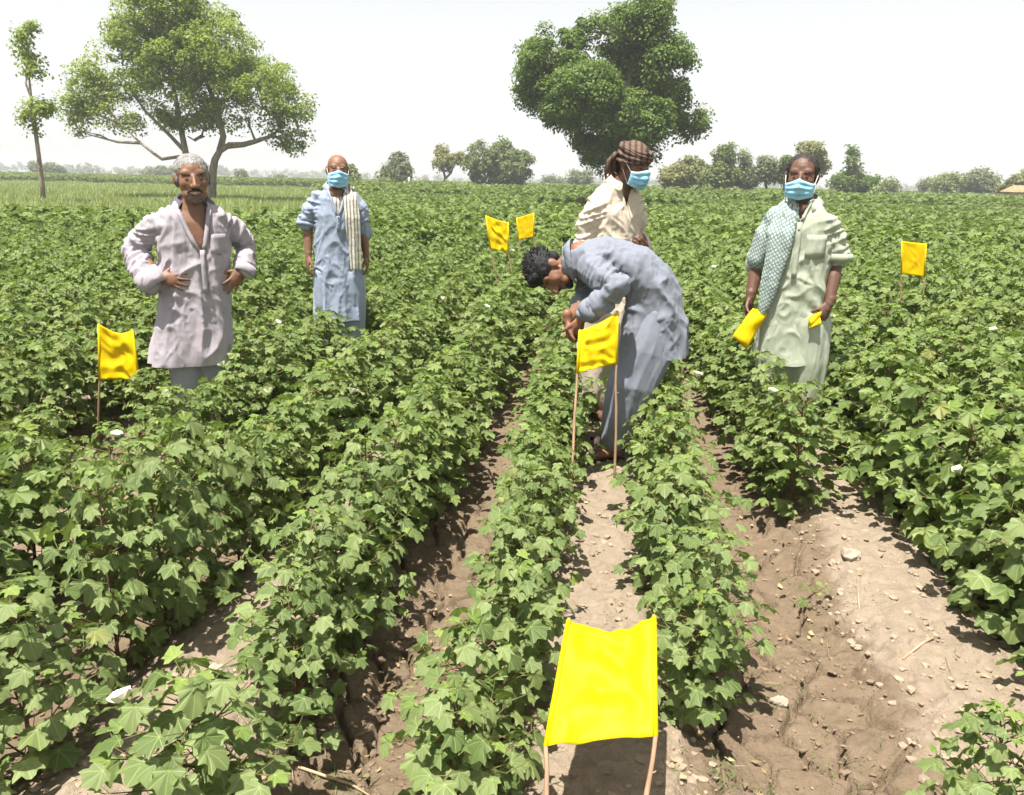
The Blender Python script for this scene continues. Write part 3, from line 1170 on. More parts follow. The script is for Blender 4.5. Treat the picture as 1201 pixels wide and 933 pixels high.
tree('slender_tree', 'thin leaning sapling with sparse tufts of leaves up its bare stem', (51, 240), 30,
     [(30, 42, 9, 9), (30, 62, 11, 13), (36, 84, 11, 10), (25, 48, 6, 5), (48, 128, 15, 9), (33, 138, 11, 10), (57, 128, 8, 5), (39, 150, 7, 5), (36, 72, 9, 9), (38, 33, 6, 6)],
     2400, .135, M['leaf_light'], [([(51, 240), (49, 212), (45, 180), (41, 150), (37, 120), (34, 90), (31, 45)], [.10, .09, .08, .07, .05, .035, .015]), ([(38, 118, 0), (30, 98, .1), (33, 80, .2)], [.05, .04, .02])],
     seed=8, tr=.07, depth=.3, clump=.30, per=4, shell=.1)

G = 'trees on the far side of the field'
# (name, label, base x, base y, distance, lobes, leaf count, leaf size, material)
BACK = [
    ('bush', 'grey-green feathery bush standing beside a pale post', 468, 224, 75, [(466, 200, 15, 17), (458, 208, 13, 12), (474, 206, 10, 14), (468, 188, 7, 8)], 3200, .34, 'leaf_grey'),
    ('bush', 'low round bright-green bush at the foot of the feathery grey-green bush', 452, 224, 72, [(452, 217, 12, 8)], 900, .3, 'leaf_mid'),
    ('fork_tree', 'small yellow-green tree with two bare forking stems and a flat crown', 524, 222, 80, [(519, 180, 9, 8), (524, 192, 13, 9), (537, 188, 9, 7), (515, 192, 6, 6)], 1800, .34, 'leaf_olive'),
    ('bush', 'largest rounded olive bush on the horizon between the fork-stemmed and dense trees', 583, 224, 78, [(566, 185, 18, 16), (590, 182, 20, 16), (606, 196, 20, 18), (570, 204, 22, 14), (598, 208, 24, 12), (589, 172, 6, 8), (612, 186, 9, 8), (552, 190, 8, 8)], 7600, .36, 'leaf_mid'),
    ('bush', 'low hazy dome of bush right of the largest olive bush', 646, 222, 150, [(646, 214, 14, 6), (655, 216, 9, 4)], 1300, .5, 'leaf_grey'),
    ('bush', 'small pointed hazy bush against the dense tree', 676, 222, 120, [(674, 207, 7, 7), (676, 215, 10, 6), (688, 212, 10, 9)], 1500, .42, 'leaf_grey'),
    ('tree', 'bushy light-green tree half hidden by the masked man in blue', 412, 220, 70, [(411, 205, 9, 10), (416, 214, 9, 6)], 1300, .3, 'leaf_mid'),
    ('bush', 'olive spreading bush at the start of the tree belt next to the dense tree', 800, 226, 70, [(797, 205, 19, 12), (806, 192, 7, 8), (790, 212, 13, 9), (815, 210, 12, 12), (818, 196, 7, 7)], 4000, .32, 'leaf_olive'),
    ('tree', 'taller pale-green tree of the belt with a loose double top', 851, 228, 66, [(846, 182, 9, 9), (855, 178, 7, 7), (851, 192, 12, 9), (845, 205, 18, 12), (858, 208, 13, 12), (836, 210, 11, 12)], 4600, .3, 'leaf_mid'),
    ('tree', 'narrow young tree of the belt with a thin pointed top', 874, 228, 68, [(872, 183, 5, 7), (875, 194, 7, 7), (870, 208, 10, 10), (880, 212, 8, 9)], 2000, .28, 'leaf_grey'),
    ('tree', 'loose grey-green tree of the belt showing bare thin stems', 899, 229, 68, [(898, 190, 7, 8), (903, 198, 8, 8), (892, 204, 11, 7), (903, 208, 9, 6)], 1900, .28, 'leaf_grey'),
    ('tree', 'thin tree of the belt close to the shoulder of the pale-green-shirted man', 920, 230, 68, [(921, 192, 7, 8), (917, 204, 9, 8), (925, 210, 8, 8)], 1600, .28, 'leaf_mid'),
    ('tree', 'tallest belt tree rising over the head of the pale-green-shirted man', 950, 231, 64, [(944, 176, 8, 8), (956, 174, 7, 8), (950, 186, 13, 9), (962, 194, 9, 10), (948, 200, 14, 10), (958, 182, 8, 8)], 3000, .28, 'leaf_olive'),
    ('tree', 'dark tree with a narrow spire rising out of a round bushy base', 1002, 231, 72, [(1000, 174, 5, 5), (1003, 181, 7, 5), (1001, 191, 7, 6), (1004, 199, 7, 5), (1001, 214, 19, 10), (988, 216, 13, 9), (1014, 216, 12, 9), (1024, 212, 5, 6), (996, 206, 9, 6)], 4400, .3, 'leaf_dark'),
    ('bush', 'small dome-shaped bush next to the spired dark tree', 1043, 231, 95, [(1043, 222, 9, 7), (1046, 218, 5, 4)], 1100, .34, 'leaf_mid'),
    ('tree', 'pair of slim pale grey-green stems with leaves beside the umbrella-shaped tree', 1088, 232, 110, [(1084, 220, 5, 7), (1093, 219, 5, 8)], 1200, .36, 'leaf_grey'),
    ('tree', 'small umbrella-shaped tree with one dark trunk', 1112, 233, 95, [(1110, 214, 13, 6), (1120, 213, 8, 5), (1103, 217, 8, 4), (1114, 221, 7, 4)], 1900, .34, 'leaf_mid'),
    ('tree', 'large hazy round-domed tree beside the pale straw heap', 1149, 234, 100, [(1148, 212, 15, 9), (1140, 218, 11, 9), (1159, 218, 11, 10), (1152, 206, 9, 5), (1136, 224, 8, 6)], 3600, .38, 'leaf_grey'),
    ('tree', 'olive tree behind the thatched hut at the edge of the field', 1192, 236, 85, [(1186, 222, 13, 8), (1196, 217, 12, 10), (1204, 214, 10, 12), (1176, 227, 8, 5)], 3000, .36, 'leaf_olive'),
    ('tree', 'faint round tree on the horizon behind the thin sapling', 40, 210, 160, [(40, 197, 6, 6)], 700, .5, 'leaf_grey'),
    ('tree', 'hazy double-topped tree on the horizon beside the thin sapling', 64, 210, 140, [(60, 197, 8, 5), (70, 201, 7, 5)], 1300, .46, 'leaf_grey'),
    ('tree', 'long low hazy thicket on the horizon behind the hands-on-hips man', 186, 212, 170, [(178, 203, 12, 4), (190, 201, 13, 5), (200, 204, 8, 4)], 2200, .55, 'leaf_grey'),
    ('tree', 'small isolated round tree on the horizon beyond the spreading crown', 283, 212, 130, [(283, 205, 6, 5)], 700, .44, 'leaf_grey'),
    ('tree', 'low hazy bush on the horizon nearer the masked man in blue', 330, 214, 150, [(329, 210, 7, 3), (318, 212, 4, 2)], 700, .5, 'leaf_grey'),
]
for i, (nm, lab, bx, by, Y, bl, n, ls, mt) in enumerate(BACK):
    tree(nm, lab, (bx, by), Y, bl, int(n * 1.6), ls * .75, M[mt], seed=40 + i, tr=.14 if nm != 'bush' else .09, depth=1.0, clump=.42 if Y < 90 else .7, per=7, shell=.5, group=G,
         trunks=[([(520, 224), (522, 208), (517, 190)], [.16, .13, .06]), ([(522, 210, 0), (529, 203, 0), (534, 190, 0)], [.12, .1, .05])] if nm == 'fork_tree' else None,
         cat='bush' if nm == 'bush' else 'tree')

# far woods that read as one mass along the horizon
r = np.random.RandomState(9)
bl = []
for i in range(150):
    a = -0.72 + 1.5 * i / 150 + r.uniform(-.004, .004)
    D = r.uniform(420, 620)
    hgt = r.uniform(2.2, 5.0) * (1.25 if a < -.3 or a > .3 else .8)
    bl.append((D * math.sin(a), D * math.cos(a), hgt * .45, r.uniform(4, 11), 4, hgt * .55))
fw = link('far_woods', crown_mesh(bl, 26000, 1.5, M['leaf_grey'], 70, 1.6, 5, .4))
tag(fw, 'faint hazy line of far woods along the whole horizon', 'woods', kind='stuff')
bl = []
for i in range(120):
    px = r.uniform(430, 1201)
    Y = r.uniform(55, 62) if px > 760 else r.uniform(60, 68)
    w = at(px, 222, Y)
    bl.append((w.x, Y, .5, r.uniform(.8, 2.0), .8, r.uniform(.4, .9)))
hd = link('hedge_scrub', crown_mesh(bl, 15000, .28, M['leaf_mid'], 71, .4, 6, .3))
tag(hd, 'low dark scrub along the far edge of the cotton field', 'scrub', kind='stuff')


def hut():
    w = at(1192, 240, 72)
    root = tag(empty('thatched_hut', (w.x, 72, 0)), 'small mud hut with a brown thatched roof at the field edge', 'hut')
    b = MB()
    b.box((-.75, 0, .7), (.12, 1.6, 1.4)); b.box((.75, 0, .7), (.12, 1.6, 1.4)); b.box((0, .75, .7), (1.6, .12, 1.4))
    b.box((-.5, -.75, .7), (.5, .12, 1.4)); b.box((.5, -.75, .7), (.5, .12, 1.4)); b.box((0, -.75, 1.27), (.5, .12, .26))
    b.build('wall', M['mud'], root, False)
    t = MB()
    t.loft([((0, 0, 1.38), (1, 0, 0), (0, 1, 0), 1.25, 1.1, 4), ((0, 0, 1.5), (1, 0, 0), (0, 1, 0), 1.15, 1.0, 4), ((0, 0, 1.95), (1, 0, 0), (0, 1, 0), .45, .2, 3)], 20)
    me = t.remesh(.05, 1)
    V = get_v(me)
    set_v(me, V + get_n(me) * (vn3(V * [14, 14, 5], 2)[:, None] - .5) * .06)
    link('roof', me, root, M['thatch'])
    w = at(1164, 238, 68)
    b = MB()
    b.ell((0, 0, .45), (.62, .6, .55)); b.ell((.1, 0, .95), (.3, .3, .3)); b.ell((-.25, .1, .3), (.6, .6, .4))
    me = b.remesh(.05, 2)
    V = get_v(me)
    set_v(me, V + get_n(me) * (vn3(V * 9, 4)[:, None] - .5) * .1)
    o = link('straw_heap', me, None, M['straw'])
    o.location = (w.x, 68, 0)
    tag(o, 'pale straw heap beside the domed tree at the field edge', 'heap')
    w = at(480, 228, 62)
    b = MB()
    b.tube([(0, 0, -.2), (.02, 0, .9)], [.11, .10], 8, mi=1)
    b.tube([(.02, 0, .9), (.0, 0, 1.55), (.03, 0, 1.6)], [.10, .09, .03], 8)
    o = b.build('post', [plain('whitewash', (.6, .58, .53), .9, .15), M['bark']])
    o.location = (w.x, 62, 0)
    tag(o, 'short post with a whitewashed top beside the feathery bush', 'post')
    w = at(992, 231, 63)
    b = MB()
    for k in range(5):
        b.box((k * .42 - .84, .03 * (k % 2), .42 + .02 * (k % 3)), (.415, .25, .84 + .04 * (k % 3)))
    o = b.build('low_wall', M['mud'], None, False)
    o.location = (w.x, 63, 0)
    tag(o, 'low pale mud wall in front of the spired dark tree', 'wall')


hut()

# ------------------------------------------------------------------ people
def skin_mat(name, col):
    k = NT(name)
    co = k.coord('Object')
    n = k.noise(9, 4, .6, co)
    c = k.ramp(n, [(.3, tuple(x * .78 for x in col)), (.7, tuple(x * 1.2 for x in col))])
    return k.done(k.pbr(c, .52, .4, k.bump(k.noise(150, 3, .6, co), .2, .003)))


def hair_mat(name, a, b):
    k = NT(name)
    mp = k.n('ShaderNodeMapping', Vector=k.coord('Object'))
    mp.inputs['Scale'].default_value = (1, 1, .35)
    n = k.noise(130, 3, .7, mp.outputs[0])
    return k.done(k.pbr(k.ramp(n, [(.35, a), (.65, b)]), .6, .3, k.bump(n, .9, .006)))


def scarf_mat(name, base, line, scale, kind):
    k = NT(name)
    co = k.coord('Object')
    mp = k.n('ShaderNodeMapping', Vector=co)
    if kind == 'check':
        mp.inputs['Rotation'].default_value = (0, rad(35), rad(20))
        a = k.n('ShaderNodeTexWave', Vector=mp.outputs[0], Scale=scale, Distortion=4.5, Detail=2.0, _wave_type='BANDS', _bands_direction='X')
        b = k.n('ShaderNodeTexWave', Vector=mp.outputs[0], Scale=scale * .8, Distortion=2.0, Detail=1.0, _wave_type='BANDS', _bands_direction='Z')
        f = k.math('MULTIPLY', k.math('GREATER_THAN', a.outputs['Fac'], .38), k.math('GREATER_THAN', b.outputs['Fac'], .3))
    else:
        a = k.n('ShaderNodeTexWave', Vector=mp.outputs[0], Scale=scale, Distortion=1.5, Detail=2.0, _wave_type='BANDS', _bands_direction='X')
        f = k.ramp(a.outputs['Fac'], [(.25, (0, 0, 0)), (.55, (1, 1, 1))])
    c = k.mix(f, line, base)
    return k.done(k.pbr(c, .92, .1, k.bump(k.noise(30, 3, .6, co), .5, .012)))


M['skin_a'] = skin_mat('skin_brown', (0.195, 0.096, 0.056))
M['skin_b'] = skin_mat('skin_deep_brown', (0.125, 0.062, 0.040))
M['skin_c'] = skin_mat('skin_warm_brown', (0.21, 0.100, 0.058))
M['hair_grey'] = hair_mat('grey_hair', (.10, .095, .09), (.36, .35, .34))
M['hair_dark'] = hair_mat('dark_hair', (.010, .008, .007), (.045, .037, .032))
M['hair_black'] = hair_mat('black_hair', (.006, .006, .007), (.025, .024, .026))
M['stubble'] = hair_mat('stubble', (.075, .046, .036), (.19, .135, .11))
M['eye'] = plain('eye_dark', (.025, .015, .01), .25, .1, 9, 0, spec=.5)
M['eye_white'] = plain('eye_white', (.105, .068, .05), .4, .05, 9, 0, spec=.4)
M['lip'] = plain('lip', (.20, .085, .065), .5, .15, 60, .1)
M['teeth'] = plain('teeth', (.42, .38, .31), .4, .1, 60, 0)
M['mask'] = cloth('mask_blue', (.27, .54, .72), .06)
M['white_cloth'] = cloth('white_cloth', (.74, .74, .74), .05)
M['lavender'] = cloth('lavender_grey_cotton', (.36, .325, .36), .09, dirt=(.25, .225, .225))
M['lavender_dark'] = cloth('dark_collar_cloth', (.10, .095, .115), .1)
M['sky_blue'] = cloth('pale_blue_cotton', (.275, .322, .415), .09, dirt=(.21, .25, .33))
M['cream'] = cloth('cream_cotton', (.60, .51, .41), .07)
M['grey_blue'] = cloth('grey_blue_cotton', (.195, .212, .255), .10, dirt=(.15, .16, .19))
M['pale_green'] = cloth('pale_green_cotton', (.36, .395, .305), .08, dirt=(.30, .29, .22))
M['trouser_grey'] = cloth('grey_trousers', (.27, .285, .325), .1)
M['check'] = scarf_mat('checked_scarf', (.47, .51, .47), (.17, .235, .225), 21, 'check')
M['stripe'] = scarf_mat('striped_scarf', (.58, .55, .47), (.20, .19, .16), 12, 'stripe')
M['wrap'] = scarf_mat('head_wrap', (.15, .105, .08), (.075, .05, .04), 9, 'stripe')
M['button'] = plain('button', (.12, .12, .14), .4, .1, 9, 0)
M['sandal'] = plain('sandal', (.06, .045, .035), .6, .2, 12, .2)


def head_matrix(c, yaw=0, tilt=0, roll=0, s=1.0):
    """yaw turns the face to image right, tilt nods it down"""
    return Matrix.Translation(Vector(c)) @ Matrix.Rotation(rad(yaw), 4, 'Z') @ Matrix.Rotation(rad(tilt), 4, 'X') @ Matrix.Rotation(rad(roll), 4, 'Y') @ Matrix.Scale(s, 4)


def hp(H, p):
    return tuple(H @ Vector(p))


def hell(mb, H, c, r, rx=0.0, **kw):
    s = H.to_scale().x
    R = H.to_3x3().normalized() @ Matrix.Rotation(rx, 3, 'X')
    mb.ell(hp(H, c), tuple(x * s for x in r), [list(q) for q in R], **kw)


def add_head(mb, H, neck_base, neck_r=.058):
    s = H.to_scale().x
    hell(mb, H, (0, .018, .032), (.080, .096, .084))
    hell(mb, H, (0, -.024, -.022), (.070, .068, .090))
    hell(mb, H, (0, -.036, -.082), (.054, .050, .040))
    hell(mb, H, (0, -.072, -.108), (.024, .019, .018))
    for e in (-1, 1):
        hell(mb, H, (e * .024, -.060, .030), (.036, .018, .022))
        hell(mb, H, (e * .036, -.050, -.022), (.030, .030, .034))
        hell(mb, H, (e * .081, .014, -.006), (.010, .021, .033))
        hell(mb, H, (e * .089, .022, .004), (.006, .017, .024))
        hell(mb, H, (e * .013, -.101, -.036), (.010, .012, .009))
        hell(mb, H, (e * .035, -.050, -.075), (.026, .030, .030))
    mb.limb([hp(H, (0, -.086, .016)), hp(H, (0, -.103, -.010)), hp(H, (0, -.115, -.032))], [.008 * s, .011 * s, .0135 * s], 10)
    hell(mb, H, (0, -.086, -.062), (.026, .014, .008))
    hell(mb, H, (0, -.083, -.077), (.021, .013, .009))
    nb = Vector(neck_base)
    top = Vector(hp(H, (0, .022, -.06)))
    mb.limb([top, top.lerp(nb, .5), nb], [.052 * s, neck_r * .96, neck_r * 1.15])
    mb.limb([nb, nb + (nb - top).normalized() * .05], [neck_r * 1.2, neck_r * 1.5])


def add_hand(mb, wrist, d, n, t, curl=(.3, .5, .4), spread=.10, thumb=.6, s=1.0, thumb_curl=.3):
    """wrist point, direction to the fingers, palm normal, side of the thumb"""
    d = Vector(d).normalized()
    n = Vector(n)
    n = (n - d * n.dot(d)).normalized()
    t0 = d.cross(n)
    if t0.dot(Vector(t)) < 0:
        t0 = -t0
    w = Vector(wrist)
    R = Matrix((t0, d, n)).transposed()
    mb.ell(w + d * .048 * s, (.039 * s, .052 * s, .016 * s), [list(q) for q in R], nu=14, nv=9)
    mb.ell(w + d * .070 * s, (.040 * s, .026 * s, .013 * s), [list(q) for q in R], nu=14, nv=9)
    mb.ell(w + d * .030 * s + t0 * .020 * s + n * .006 * s, (.018 * s, .032 * s, .015 * s), [list(q) for q in R])
    mb.limb([w - d * .03 * s, w + d * .03 * s], [.027 * s, .024 * s], 12)
    for k, (off, ln) in enumerate(((.029, .072), (.010, .080), (-.010, .074), (-.028, .058))):
        p = w + d * (.086 - .004 * abs(k - 1.2)) * s + t0 * off * s
        a, pts = 0.0, [p - d * .02 * s, p]
        side = t0 * (spread * (1.5 - k) * .7)
        for j, f in enumerate((.45, .31, .24)):
            a += curl[j] * (1 + .08 * k)
            dr = (d * math.cos(a) + n * math.sin(a) + side * math.cos(a)).normalized()
            p = p + dr * ln * f * s
            pts.append(p)
        r = (.0086 if k < 3 else .0074) * s
        mb.limb(pts, [r * 1.05, r * 1.05, r, r * .92, r * .8], 8)
    b = w + d * .022 * s + t0 * .027 * s + n * .006 * s
    dr = (d * .75 + t0 * thumb + n * .25).normalized()
    p1 = b + dr * .036 * s
    dr2 = (dr + d * .35 + n * thumb_curl).normalized()
    p2 = p1 + dr2 * .030 * s
    dr3 = (dr2 + n * thumb_curl + d * .2).normalized()
    mb.limb([b, p1, p2, p2 + dr3 * .022 * s], [.0125 * s, .0105 * s, .0095 * s, .0078 * s], 8)


def seg_dist(P, pts):
    best = np.full(len(P), 9.0)
    par = np.zeros(len(P))
    acc = 0.0
    for a, b in zip(pts[:-1], pts[1:]):
        a, b = np.array(a, float), np.array(b, float)
        L = np.linalg.norm(b - a)
        t = np.clip(((P - a) @ (b - a)) / (L * L), 0, 1)
        d = np.linalg.norm(P - a - t[:, None] * (b - a), axis=1)
        m = d < best
        best = np.where(m, d, best)
        par = np.where(m, acc + t * L, par)
        acc += L
    return best, par


def fold_cloth(me, arms, hem_z, top_z, seed, amp=.013, spine=None, flare=1.0):
    """drape: long folds that deepen towards the hem, tight rings of creases on the sleeves"""
    V, N = get_v(me), get_n(me)
    ad, ap = np.full(len(V), 9.0), np.zeros(len(V))
    for k, pts in enumerate(arms):
        d, p = seg_dist(V, pts)
        m = d < ad
        ad, ap = np.where(m, d, ad), np.where(m, p + k * 5, ap)
    onarm = 1 - smooth(.085, .125, ad)
    ht = np.clip((top_z - V[:, 2]) / (top_z - hem_z), 0, 1)
    def ridged(Q, sd, sharp=1.6):
        return (1 - np.abs(2 * vn3(Q, sd) - 1)) ** sharp - .45
    wob = (vn3(V * 3.0, seed + 9)[:, None] - .5) * np.array([.16, .16, .0])
    W = V + wob
    long_ = ridged(W * np.array([11, 11, 1.1]), seed)
    A = np.array([[16, 4, 7], [3, 13, 6], [-5, 5, 6.0]])
    B = np.array([[13, -4, -8], [-3, 12, 5], [6, 5, 6.0]])
    diag = np.maximum(ridged(W @ A.T * .75, seed + 1, 2.4), ridged(W @ B.T * .75, seed + 2, 2.4))
    crk = ridged(V * np.array([38, 38, 24]), seed + 6, 2.0)
    mid = np.exp(-((ht - .45) / .3) ** 2)
    body = long_ * (.25 + 1.5 * ht * flare) + diag * (.30 + .55 * mid) + crk * .13
    q = np.stack([ap * 30 + V[:, 0] * 12 + wob[:, 0] * 40, V[:, 1] * 8 + ap * 5, V[:, 2] * 8 - V[:, 0] * 7], 1)
    q2 = np.stack([ap * 18 - V[:, 0] * 22, V[:, 1] * 14 - ap * 5, V[:, 2] * 10], 1)
    arm = ridged(q, seed + 3, 2.2) * .75 + ridged(q2, seed + 4, 2.2) * .45 + crk * .13
    disp = amp * (body * (1 - onarm) + arm * onarm)
    set_v(me, V + N * disp[:, None])


def trim_below(me, z, fn=None):
    """cut the cloth off cleanly at the hem so that its edge is thin and open"""
    bm = bmesh.new()
    bm.from_mesh(me)
    bmesh.ops.bisect_plane(bm, geom=bm.verts[:] + bm.edges[:] + bm.faces[:], plane_co=(0, 0, z), plane_no=(0, 0, -1), clear_outer=True)
    bm.to_mesh(me)
    bm.free()


UX, UF = (1, 0, 0), (0, 1, 0)


def column(secs):
    """upright loft: (x, y, z, half width, half depth)"""
    return [((x, y, z), UX, UF, a, b) for x, y, z, a, b in secs]


def front_points(bvh, xz, off=.004, y0=-1.2):
    out = []
    for x, z in xz:
        hit = bvh.ray_cast(Vector((x, y0, z)), Vector((0, 1, 0)))
        y = hit[0].y if hit[0] else -.12
        out.append(Vector((x, y - off, z)))
    return out


def bvh_of(me):
    bm = bmesh.new()
    bm.from_mesh(me)
    t = BVHTree.FromBMesh(bm)
    bm.free()
    return t


def collar(root, H_neck, r=.075, drop=.035, mat=None, open_=.6, tilt=.35, width=.045, name='collar'):
    """turned-down collar round the neck, open at the throat"""
    c = Vector(H_neck)
    b = MB()
    pts, wd = [], []
    for i in range(25):
        a = open_ + (2 * math.pi - 2 * open_) * i / 24
        x, y = math.sin(a), -math.cos(a)
        pts.append(c + Vector((x * r, y * r * .95, tilt * y * r + .012)))
        wd.append(Vector((x * .75, y * .75, -.75 - .25 * (-y))))
    w = [width * (1.25 if i in (0, 24) else 1.12 if i in (1, 23) else 1.0) for i in range(25)]
    b.ribbon(pts, wd, w, .006)
    st = MB()
    st.ribbon([p + Vector((0, 0, -.030)) for p in pts], Vector((0, 0, 1)), .036, .005)
    o = b.build(name, mat, root)
    st.build('collar_stand', mat, o)
    return o


def face_mask(root, H, pleats=True, low=-.128, top=-.016):
    s = H.to_scale().x
    V, F = [], []
    nu, nv = 21, 29
    for j in range(nv):
        t = j / (nv - 1)
        z = top + (low - top) * t
        bul = math.sin(math.pi * min(1, .12 + t * .9))
        for i in range(nu):
            u = i / (nu - 1) * 2 - 1
            a = u * 1.12
            z2 = z + .020 * (1 - abs(u)) ** 2 * (1 - t) - .012 * abs(u) * (1 - t) + .018 * abs(u) * t
            depth = .094 + .022 * bul * math.cos(a) + .012 * math.exp(-(u / .25) ** 2) * (1 - t) + (.0048 * math.sin(t * 21) ** 3 + .004 * math.sin(u * 7 + t * 5) if pleats else 0) * (1 - abs(u) ** 3)
            V.append(hp(H, (.077 * math.sin(a) / math.sin(1.12) * (1 - .06 * t), -.012 - depth * math.cos(a) ** .8 + .008, z2)))
        # keep rows in order
    for j in range(nv - 1):
        for i in range(nu - 1):
            q = j * nu + i
            F.append((q, q + 1, q + nu + 1, q + nu))
    b = MB()
    b.add(V, F)
    o = b.build('face_mask', M['mask'], root)
    m = o.modifiers.new('thick', 'SOLIDIFY')
    m.thickness = .003
    e = MB()
    e.tube([V[i] for i in range(nu)], .0028, 5)
    e.tube([V[(nv - 1) * nu + i] for i in range(nu)], .0025, 5)
    e.build('mask_edge', M['white_cloth'], o)
    for sd, i0 in ((-1, 0), (1, nu - 1)):
        l = MB()
        l.tube([V[i0], hp(H, (sd * .085, .005, .012)), hp(H, (sd * .088, .030, .020)), hp(H, (sd * .086, .034, -.010)), V[(nv - 1) * nu + i0]], .0022, 5)
        l.build('ear_loop', M['white_cloth'], o)
    return o


def face_details(root, H, brow='hair_dark', eyes=True):
    for e in (-1, 1):
        if eyes:
            b = MB()
            hell(b, H, (e * .031, -.0785, .002), (.0105, .0055, .0034), nu=12, nv=8)
            o = b.build('eye', M['eye_white'], root)
            b = MB()
            hell(b, H, (e * .031, -.0820, .002), (.0058, .0032, .0034), nu=10, nv=6)
            b.build('iris', M['eye'], o)
        b = MB()
        b.tube([hp(H, (e * .014, -.0835, .022)), hp(H, (e * .032, -.0795, .025)), hp(H, (e * .051, -.066, .020))], [.0026, .0036, .0018], 6)
        b.build('eyebrow', M[brow], root)


def hair_cap(root, H, c, r, mat, amp=.006, seed=1, cut=None, extra=None, name='hair'):
    b = MB()
    hell(b, H, c, r, nu=24, nv=16)
    if extra:
        for c2, r2 in extra:
            hell(b, H, c2, r2)
    me = b.remesh(.006, 1)
    V, N = get_v(me), get_n(me)
    n = vn3(V * 45, seed) - .5 + .6 * (vn3(V * 110, seed + 1) - .5)
    set_v(me, V + N * (n * amp * 2)[:, None])
    if cut:
        Hi = H.inverted()
        drop_faces(me, lambda p: cut(Hi @ p))
    return link(name, me, root, M[mat])


def person(base, rz, label, z=0.0):
    root = tag(empty('person', (base[0], base[1], z), rad(rz)), label, 'person', 'men standing in the cotton field')
    return root


BV, CV = .0055, .0075        # grain of body and cloth surfaces


def finish_body(root, mb, mat):
    return link('body', mb.remesh(BV, 2, .45), root, M[mat])


def trousers(root, hips, mat, seed, bag=1.0):
    """baggy trousers: hips = (pelvis centre, half width, half depth), legs = list of ankle paths"""
    b = MB()
    (c, a, d), legs = hips
    cx = Vector(c)
    b.loft([(cx + Vector((0, 0, .12)), UX, UF, a * .95, d * .95), (cx, UX, UF, a * 1.08, d * 1.1), (cx - Vector((0, 0, .12)), UX, UF, a * 1.02, d)])
    for pts in legs:
        b.limb(pts, [.125 * bag, .115 * bag, .100 * bag, .085 * bag, .075][:len(pts)])
    me = b.remesh(CV, 3)
    V, N = get_v(me), get_n(me)
    W = V + vn3(V * 4, seed + 2)[:, None] * np.array([.08, .08, 0])
    n = 1 - np.abs(2 * vn3(W * np.array([13, 13, 2.2]), seed) - 1)
    m2 = 1 - np.abs(2 * vn3(V * np.array([7, 7, 16]), seed + 1) - 1)
    low = np.clip((.35 - V[:, 2]) / .35, 0, 1)
    set_v(me, V + N * (.020 * (n - .6) + .016 * low * (m2 - .6))[:, None])
    return link('trousers', me, root, mat)


def legs_and_feet(mb, hipL, hipR, kneeL, kneeR, ankL, ankR, toe=(0, -1, 0)):
    for h, k, a in ((hipL, kneeL, ankL), (hipR, kneeR, ankR)):
        h, k, a = Vector(h), Vector(k), Vector(a)
        mb.limb([h, h.lerp(k, .5), k, k.lerp(a, .35), a], [.085, .075, .055, .055, .038])
        f = Vector(toe)
        mb.limb([a + Vector((0, 0, -.04)) - f * .02, a + Vector((0, 0, -.055)) + f * .10, a + Vector((0, 0, -.062)) + f * .17], [.036, .032, .024])


def cuff(root, name, a, b, r0, r1, mat, thick=.012):
    """rolled sleeve end: a short ring of cloth"""
    c = MB()
    a, b = Vector(a), Vector(b)
    d = (b - a).normalized()
    up = Vector((0, 0, 1)) if abs(d.z) < .9 else Vector((1, 0, 0))
    x = (up - d * up.dot(d)).normalized()
    y = d.cross(x)
    prof = [(0, r0), (0, r0 + thick), (.5, r0 + thick * 1.3), (1, r1 + thick), (1, r1)]
    seg, V, F = 22, [], []
    for t, r in prof:
        p = a.lerp(b, t)
        for j in range(seg):
            an = 2 * math.pi * j / seg
            rr = r * (1 + .05 * math.sin(3 * an + 1))
            V.append(tuple(p + x * rr * math.cos(an) + y * rr * math.sin(an)))
    for k in range(len(prof)):
        k2 = (k + 1) % len(prof)
        for j in range(seg):
            j2 = (j + 1) % seg
            F.append((k * seg + j, k * seg + j2, k2 * seg + j2, k2 * seg + j))
    c.add(V, F)
    return c.build(name, mat, root)


def pocket(shirt, me, cx, cz, w, h, mat):
    bv = bvh_of(me)
    V, F = [], []
    for j in range(5):
        for i in range(5):
            x, z = cx + (i / 4 - .5) * w, cz + (j / 4 - .5) * h - (.012 * (1 - abs(i - 2) / 2) if j == 0 else 0)
            V.append(tuple(front_points(bv, [(x, z)], .007)[0]))
    for j in range(4):
        for i in range(4):
            q = j * 5 + i
            F.append((q, q + 1, q + 6, q + 5))
    b = MB()
    b.add(V, F)
    o = b.build('pocket', mat, shirt)
    m = o.modifiers.new('thick', 'SOLIDIFY')
    m.thickness = .006
    return o


def placket(shirt, me, left, right, mat, width=.022, bottom=None):
    """bands of cloth along both edges of the open neck and down below it"""
    bv = bvh_of(me)
    for nm, line, w in (('placket', left, -1), ('placket', right, 1)):
        b = MB()
        b.ribbon(front_points(bv, line, .006), Vector((w, -.1, .15)), width, .006)
        b.build(nm, mat, shirt)
    if bottom:
        b = MB()
        b.ribbon(front_points(bv, bottom, .006), Vector((1, 0, 0)), .028, .006)
        b.build('placket', mat, shirt)


def buttons(shirt, me, xz):
    bv = bvh_of(me)
    for p in front_points(bv, xz, .010):
        b = MB()
        b.tube([p, p + Vector((0, .006, 0))], .0055, 10)
        b.build('button', M['button'], shirt)


